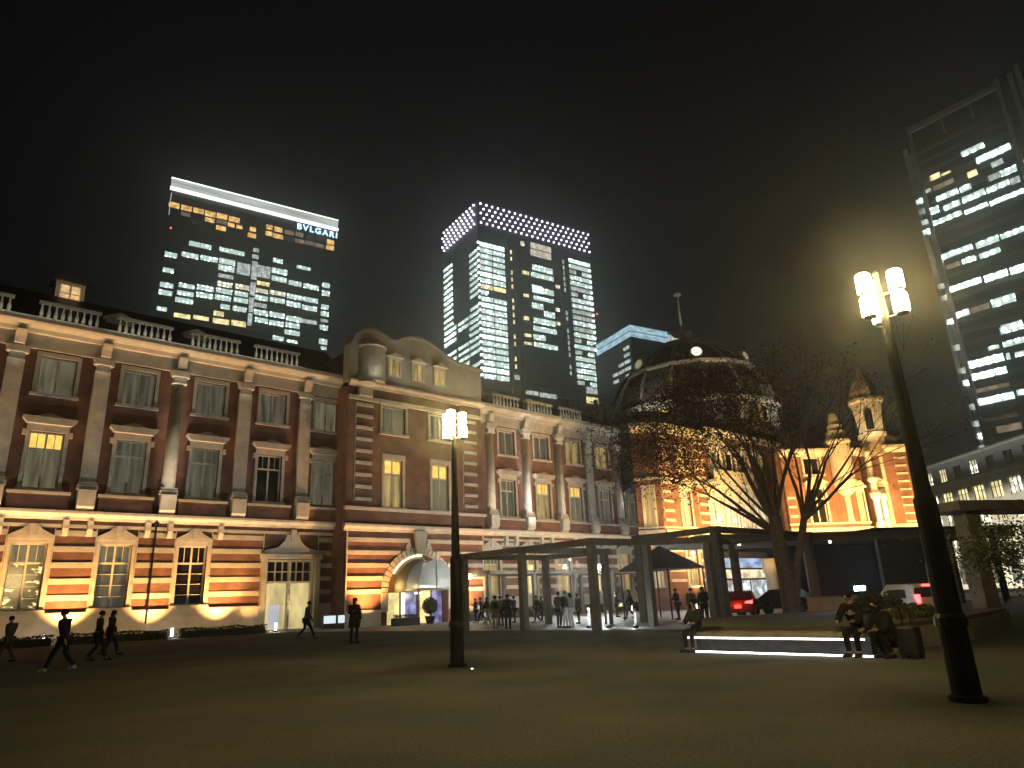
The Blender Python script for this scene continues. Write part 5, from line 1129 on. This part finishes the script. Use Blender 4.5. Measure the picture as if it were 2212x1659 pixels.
PP=[ # px,py,height,facing deg,pose,label,kw
(130,1450,1.66,180,'stride','person in dark clothes and pale shoes striding left across the lawn, nearest of the walkers',dict(jacket=NV,shoe=LG,lean=.12)),
(205,1428,1.64,20,'walk','person in black walking beside a companion, second figure from the left',dict(jacket=BK)),
(233,1416,1.68,10,'walk','person in a black coat walking, close behind the second walker at left',dict(jacket=BK,coat=True)),
(12,1432,1.6,170,'walk','person in grey at the very left edge of the picture',dict(jacket=GR,trouser=GR)),
(659,1381,1.80,5,'stride','person in a grey-green jacket hurrying right past the double door',dict(jacket=(.06,.07,.055),lean=.15,shoe=(.05,.05,.05))),
(764,1389,1.78,-60,'stand','lone person in black standing left of the arched entrance',dict(jacket=BK,coat=True)),
(1029,1346,1.72,200,'stand','slim person in black by the lamp pole at the left end of the crowd',dict(jacket=BK)),
(1043,1346,1.76,160,'walk','person in black with white shoes bending forward in the crowd',dict(jacket=BK,shoe=WH,lean=.2)),
(1052,1348,1.74,30,'walk','person in a black jacket with pale trousers in the crowd',dict(jacket=BK,trouser=LG,shoe=WH)),
(1071,1358,1.72,90,'stand','person in a tan coat, back turned, in the left crowd',dict(jacket=TN,trouser=LG,coat=True,bag=(.03,.02,.02))),
(1083,1352,1.74,120,'stand','person in beige behind the tan coat',dict(jacket=(.15,.13,.09))),
(1098,1358,1.76,-80,'stand','person in long black coat right of the tan coat',dict(jacket=BK,coat=True)),
(1113,1345,1.74,200,'stand','person in grey between the black coat and the pergola post',dict(jacket=GR)),
(1162,1345,1.70,210,'walk','person in dark clothes with white shoes right of the first pergola post',dict(jacket=BK,shoe=WH)),
(1171,1344,1.66,10,'stand','person with grey jacket and white shoes near the warm bollard',dict(jacket=(.04,.045,.05),shoe=WH)),
(1209,1356,1.76,60,'stand','person in black, left half of the huddled group of three',dict(jacket=BK,trouser=BK)),
(1222,1357,1.78,-30,'stand','person in black in the middle of the huddled group',dict(jacket=BK,trouser=LG,coat=False)),
(1236,1354,1.68,150,'stand','person in a white-grey top with white trousers at the right of the huddle',dict(jacket=LG,trouser=WH,shoe=WH)),
(1252,1347,1.66,200,'stand','person in dark clothes just behind the white trousers',dict(jacket=BK)),
(1333,1333,1.66,0,'stand','person in grey seen far back under the pergola',dict(jacket=GR,trouser=GR)),
(1364,1336,1.85,180,'walk','person in black far back, left of the third pergola post',dict(jacket=BK)),
(1468,1338,1.72,200,'stand','person in black leaning under the tent roof',dict(jacket=BK,lean=.1)),
(1499,1347,1.64,-90,'stand','person in olive facing the camera beside the tall pergola bay',dict(jacket=(.07,.065,.04))),
(1526,1352,1.66,100,'stand','person in black right of the olive figure',dict(jacket=BK)),
]
for i,(px,py,h,fc,pose,lb,kw) in enumerate(PP):
    grp='people walking across the lawn' if i<5 else 'people gathered on the forecourt'
    person(gp_(px,py),R(fc),h,lb,pose=pose,seed=i+1,group=grp,**kw)
def bench_pt(f,off,z=0): return b0+bd_*(bl*f)+Vector((-bd_.y,bd_.x,0))*off+Vector((0,0,z))
fr_=math.atan2(-bd_.x*1,bd_.y*1)
fdir=math.atan2(-bd_.x,bd_.y)  # towards the camera side
person(bench_pt(.05,.28,0),math.atan2(-( bd_.x),bd_.y),1.62,'person in dark clothes sitting at the left end of the lit bench',jacket=(.012,.012,.015),trouser=(.014,.014,.018),pose='sit',seed=31,group='people sitting on the lit bench')
person(bench_pt(.93,.28,0),math.atan2(-( bd_.x),bd_.y),1.68,'person in black hunched at the right end of the lit bench',jacket=BK,trouser=BK,pose='sit',lean=.5,seed=32,group='people sitting on the lit bench')
person(bench_pt(1.08,.1,0),R(200),1.68,'person in black crouching beside the right end of the bench',jacket=BK,trouser=BK,pose='crouch',lean=.4,seed=33,group='people sitting on the lit bench')
# suitcase by the bench and a bush behind the crouching figure
t=thing('suitcase','dark wheeled suitcase standing at the right end of the lit bench','suitcase',bench_pt(1.17,-.1),R(30))
MB().box(-.13,.13,-.2,.2,.06,.6).build('shell',M_dark,t,bevel=.04); MB().box(-.02,.02,-.1,-.08,.6,.95).box(-.02,.02,.08,.1,.6,.95).box(-.02,.02,-.1,.1,.95,.98).build('handle',M_dark,t)
for x in(-.1,.1):
    for y in(-.15,.15): MB().lathe(x,y,[(.03,0),(.035,.03),(.03,.06)],8).build('wheel',M_black,t)
def bush(pos,S,n,label,mat,seed):
    t=thing('shrub',label,'shrub',pos); rg=np.random.default_rng(seed)
    def fn(n):
        u=rg.normal(size=(n,3)); u/=np.linalg.norm(u,axis=1)[:,None]; u[:,2]=abs(u[:,2]); k=rg.integers(0,14,n); g=np.random.default_rng(seed+1); c=g.normal(size=(14,3)); c/=np.linalg.norm(c,axis=1)[:,None]; c[:,2]=abs(c[:,2])
        return (c[k]*.62+u*.38*rg.random(n)[:,None]**.3)*np.array(S)
    quads('foliage',leaf_mass(rg,n,fn,.06),mat,t)
    m=MB(); r=random.Random(seed)
    for i in range(9): m.tube((0,0,0),(r.uniform(-.6,.6)*S[0],r.uniform(-.6,.6)*S[1],S[2]*.8),.02,.006,5)
    m.build('stem',M_bark,t)
bush(G(1945,1392),(.75,.6,.85),2600,'olive shrub right of the lit bench',noisy('shrub_olive',(.06,.06,.025),(.12,.11,.045),2,.8),3)
bush(G(2000,1384),(.7,.6,.95),2600,'darker round shrub left of the near lamp pole',noisy('shrub_green',(.03,.04,.018),(.07,.075,.035),2,.8),8)
bush(G(1905,1366),(1.1,.6,1.35),4200,'dark shrub hiding the front of the white van',M_hedge,12)

# ================================================================ vehicles
M_tail=emit('tail_red',(1.0,.03,.03),16,(.3,.01,.01)); M_tyre=noisy('tyre',(.012,.012,.012),(.02,.02,.02),9,.9); M_rim=noisy('rim_metal',(.25,.25,.26),(.4,.4,.4),4,.3,0,.8)
def car(pos,rz,label,paint,L=4.5,W_=1.75,H=1.45,van=False,lights=True,plate=True):
    t=thing('parked_car',label,'car',pos,rz,'vehicles at the taxi rank')
    hl=L/2
    if van: pr=[(-hl,.35),(-hl,.9),(-hl+.08,H*.62),(-hl+.22,H-.05),(-hl+.4,H),(hl-1.1,H),(hl-.5,H*.66),(hl-.05,H*.55),(hl,.5),(hl-.03,.3)]
    else: pr=[(-hl,.4),(-hl,.78),(-hl+.08,.95),(-hl+.75,1.0),(-hl+1.25,H-.03),(-hl+1.7,H),(hl-1.9,H-.02),(hl-1.2,.98),(hl-.15,.82),(hl,.6),(hl-.02,.32)]
    me=bpy.data.meshes.new('body'); bm=bmesh.new(); rows=[]
    for y,sc in((-W_/2,.0),(-W_/2+.08,1),(W_/2-.08,1),(W_/2,.0)):
        row=[]
        for x,z in pr:
            zz=z; yy=y
            if z>1.0 or (van and z>.95): yy=y*(.84 if z>1.2 else .93)
            inset=.06 if sc==0 else 0
            row.append(bm.verts.new((x*(1-inset*.4),yy,zz-(inset*.5 if z>.7 else -inset*.5))))
        rows.append(row)
    n=len(pr)
    for j in range(3):
        for i in range(n): bm.faces.new((rows[j][i],rows[j][(i+1)%n],rows[j+1][(i+1)%n],rows[j+1][i]))
    bm.faces.new(rows[0][::-1]); bm.faces.new(rows[3]); bmesh.ops.recalc_face_normals(bm,faces=bm.faces); bm.to_mesh(me); bm.free(); me.materials.append(paint)
    b=bpy.data.objects.new('body',me); COL.objects.link(b); b.parent=t; bv=b.modifiers.new('b','BEVEL'); bv.width=.05; bv.segments=3
    gl_=noisy('car_glass',(.01,.012,.014),(.02,.022,.025),1,.08)
    if van:
        MB().prism([(-.66,H*.66),(.66,H*.66),(.6,H-.14),(-.6,H-.14)],0,.02,'y').build('tmp',gl_)
        o=bpy.data.objects['tmp']; o.name='rear_window'; o.parent=t; o.location=(-hl+.08,0,0); o.rotation_euler=(0,0,R(90))
        for s in(-1,1): MB().box(-hl+.6,hl-1.3,s*W_*.465-.01,s*W_*.465+.01,H*.64,H-.2).build('side_window',gl_,t)
    else:
        MB().add([(-hl+.78,-.62,1.02),(-hl+.78,.62,1.02),(-hl+1.24,.55,H-.05),(-hl+1.24,-.55,H-.05),(-hl+.80,-.62,1.0),(-hl+.80,.62,1.0),(-hl+1.26,.55,H-.08),(-hl+1.26,-.55,H-.08)],[(0,1,2,3),(7,6,5,4)]).build('rear_window',gl_,t)
        for s in(-1,1): MB().prism([(-hl+1.15,1.0),(hl-1.35,1.0),(hl-2.0,H-.1),(-hl+1.6,H-.1)],s*W_*.45-.01,s*W_*.45+.01).build('side_window',gl_,t)
        MB().add([(hl-1.22,-.6,1.0),(hl-1.22,.6,1.0),(hl-1.88,.55,H-.05),(hl-1.88,-.55,H-.05)],[(0,1,2,3)]).build('windscreen',gl_,t)
    for x in(-hl+.8,hl-.85):
        for s in(-1,1):
            y=s*(W_/2-.1); w=MB().tube((x,y-.1,.32),(x,y+.1,.32),.32,.32,18).build('wheel',M_tyre,t); MB().tube((x,y+s*.101,.32),(x,y+s*.112,.32),.2,.2,12).build('rim',M_rim,w)
    for s in(-1,1):
        if van: MB().box(-hl-.03,-hl+.06,s*(W_/2-.12)-.08,s*(W_/2-.12)+.08,.72,1.02).build('tail_light',M_tail,t)
        else: MB().prism([(s*.40,.78),(s*.80,.74),(s*.82,.92),(s*.45,.86)],-.03,.03).build('tmp2',M_tail); o=bpy.data.objects.get('tmp2'); 
        if not van: o.name='tail_light'; o.parent=t; o.location=(-hl-.0,0,0); o.rotation_euler=(0,0,R(90))
    for s in(-1,1): MB().box(hl-.12,hl-.02,s*.6-.15,s*.6+.15,.6,.74).build('headlight',M_rim,t)
    MB().box(-hl-.05,-hl-.02,-.2,.2,.5,.68).build('number_plate',noisy('plate_white',(.5,.5,.48),(.6,.6,.58),5,.5),t)
    MB().box(-hl-.03,-hl+.3,-W_/2+.06,W_/2-.06,.28,.42).build('bumper',M_dark,t,bevel=.02)
    if van: MB().box(-hl+.18,-hl+.26,-.2,.2,H-.09,H-.04).build('high_brake_light',M_tail,t)
    return t
import bmesh
red=noisy('dark_red_paint',(.07,.006,.008),(.10,.01,.012),.8,.22)
p=G(1603,1332); car(p,math.atan2(p.y,p.x)-R(4),'dark red saloon car seen from behind with bright red tail lights under the canopy',red)
lamp('POINT','tail_glow',(-2.55,0,.8),(1,.05,.03),14,bpy.data.objects['parked_car'],size=.2)
p=G(1666,1332); car(p+Vector((1.5,2.2,0)),math.atan2(p.y,p.x)+R(60),'black saloon car parked just right of the red car',noisy('black_car_paint',(.008,.008,.009),(.012,.012,.013),.8,.15))
p=G(1985,1352); car(p+Vector((1.0,2.2,0)),math.atan2(p.y,p.x)+R(32),'white van with a red tail light partly hidden behind the near lamp pole',noisy('white_car_paint',(.5,.5,.48),(.56,.56,.54),.8,.25),L=3.0,W_=1.4,H=1.4,van=True)
# low pale wall and the bluish white lamp
q0=G(1748,1331); q1=G(1872,1331); d=(q1-q0).normalized()
t=thing('low_wall','low pale concrete wall between the tree trunk and the shrub','wall',q0,math.atan2(d.y,d.x)); Lw=(q1-q0).length
MB().box(0,Lw,0,.35,0,.9).build('wall_body',noisy('pale_concrete',(.3,.29,.24),(.4,.38,.32),1.5,.8),t); MB().box(-.05,Lw+.05,-.05,.4,.902,.98).build('coping',M_conc,t)
p=WD(1857,1271,29); t=thing('work_lamp','small rectangular lamp shining bluish white above the low pale wall','lamp',(p.x,p.y,0),math.atan2(p.y,p.x))
MB().tube((0,0,0),(0,0,p.z-.08),.03,.025,8).build('stand',M_dark,t); MB().box(-.04,.06,-.2,.2,p.z-.1,p.z+.1).build('housing',M_dark,t)
MB().box(-.06,-.041,-.17,.17,p.z-.07,p.z+.07).build('lens',emit('blue_white',(.62,.78,1.0),160),t)
lamp('POINT','beam',(-.3,0,p.z),(.6,.75,1),18,t,size=.1)
# ================================================================ night haze: volume added to imitate the lens bloom round the lamps
def halo_haze(dens=.0045):
    m=bpy.data.materials.new('halo_haze'); m.use_nodes=True; m.node_tree.nodes.clear(); o=N(m,'ShaderNodeOutputMaterial'); v=N(m,'ShaderNodeVolumePrincipled')
    v.inputs['Density'].default_value=dens; v.inputs['Color'].default_value=(.9,.9,.88,1); v.inputs['Anisotropy'].default_value=0.86
    m.node_tree.links.new(v.outputs[0],o.inputs['Volume'])
    b=MB().box(-1000,1000,-80,1300,-1,185); h=b.build('halo_haze',m); h['kind']='stuff'; return h
HAZE=0.0011
if HAZE: halo_haze(HAZE)
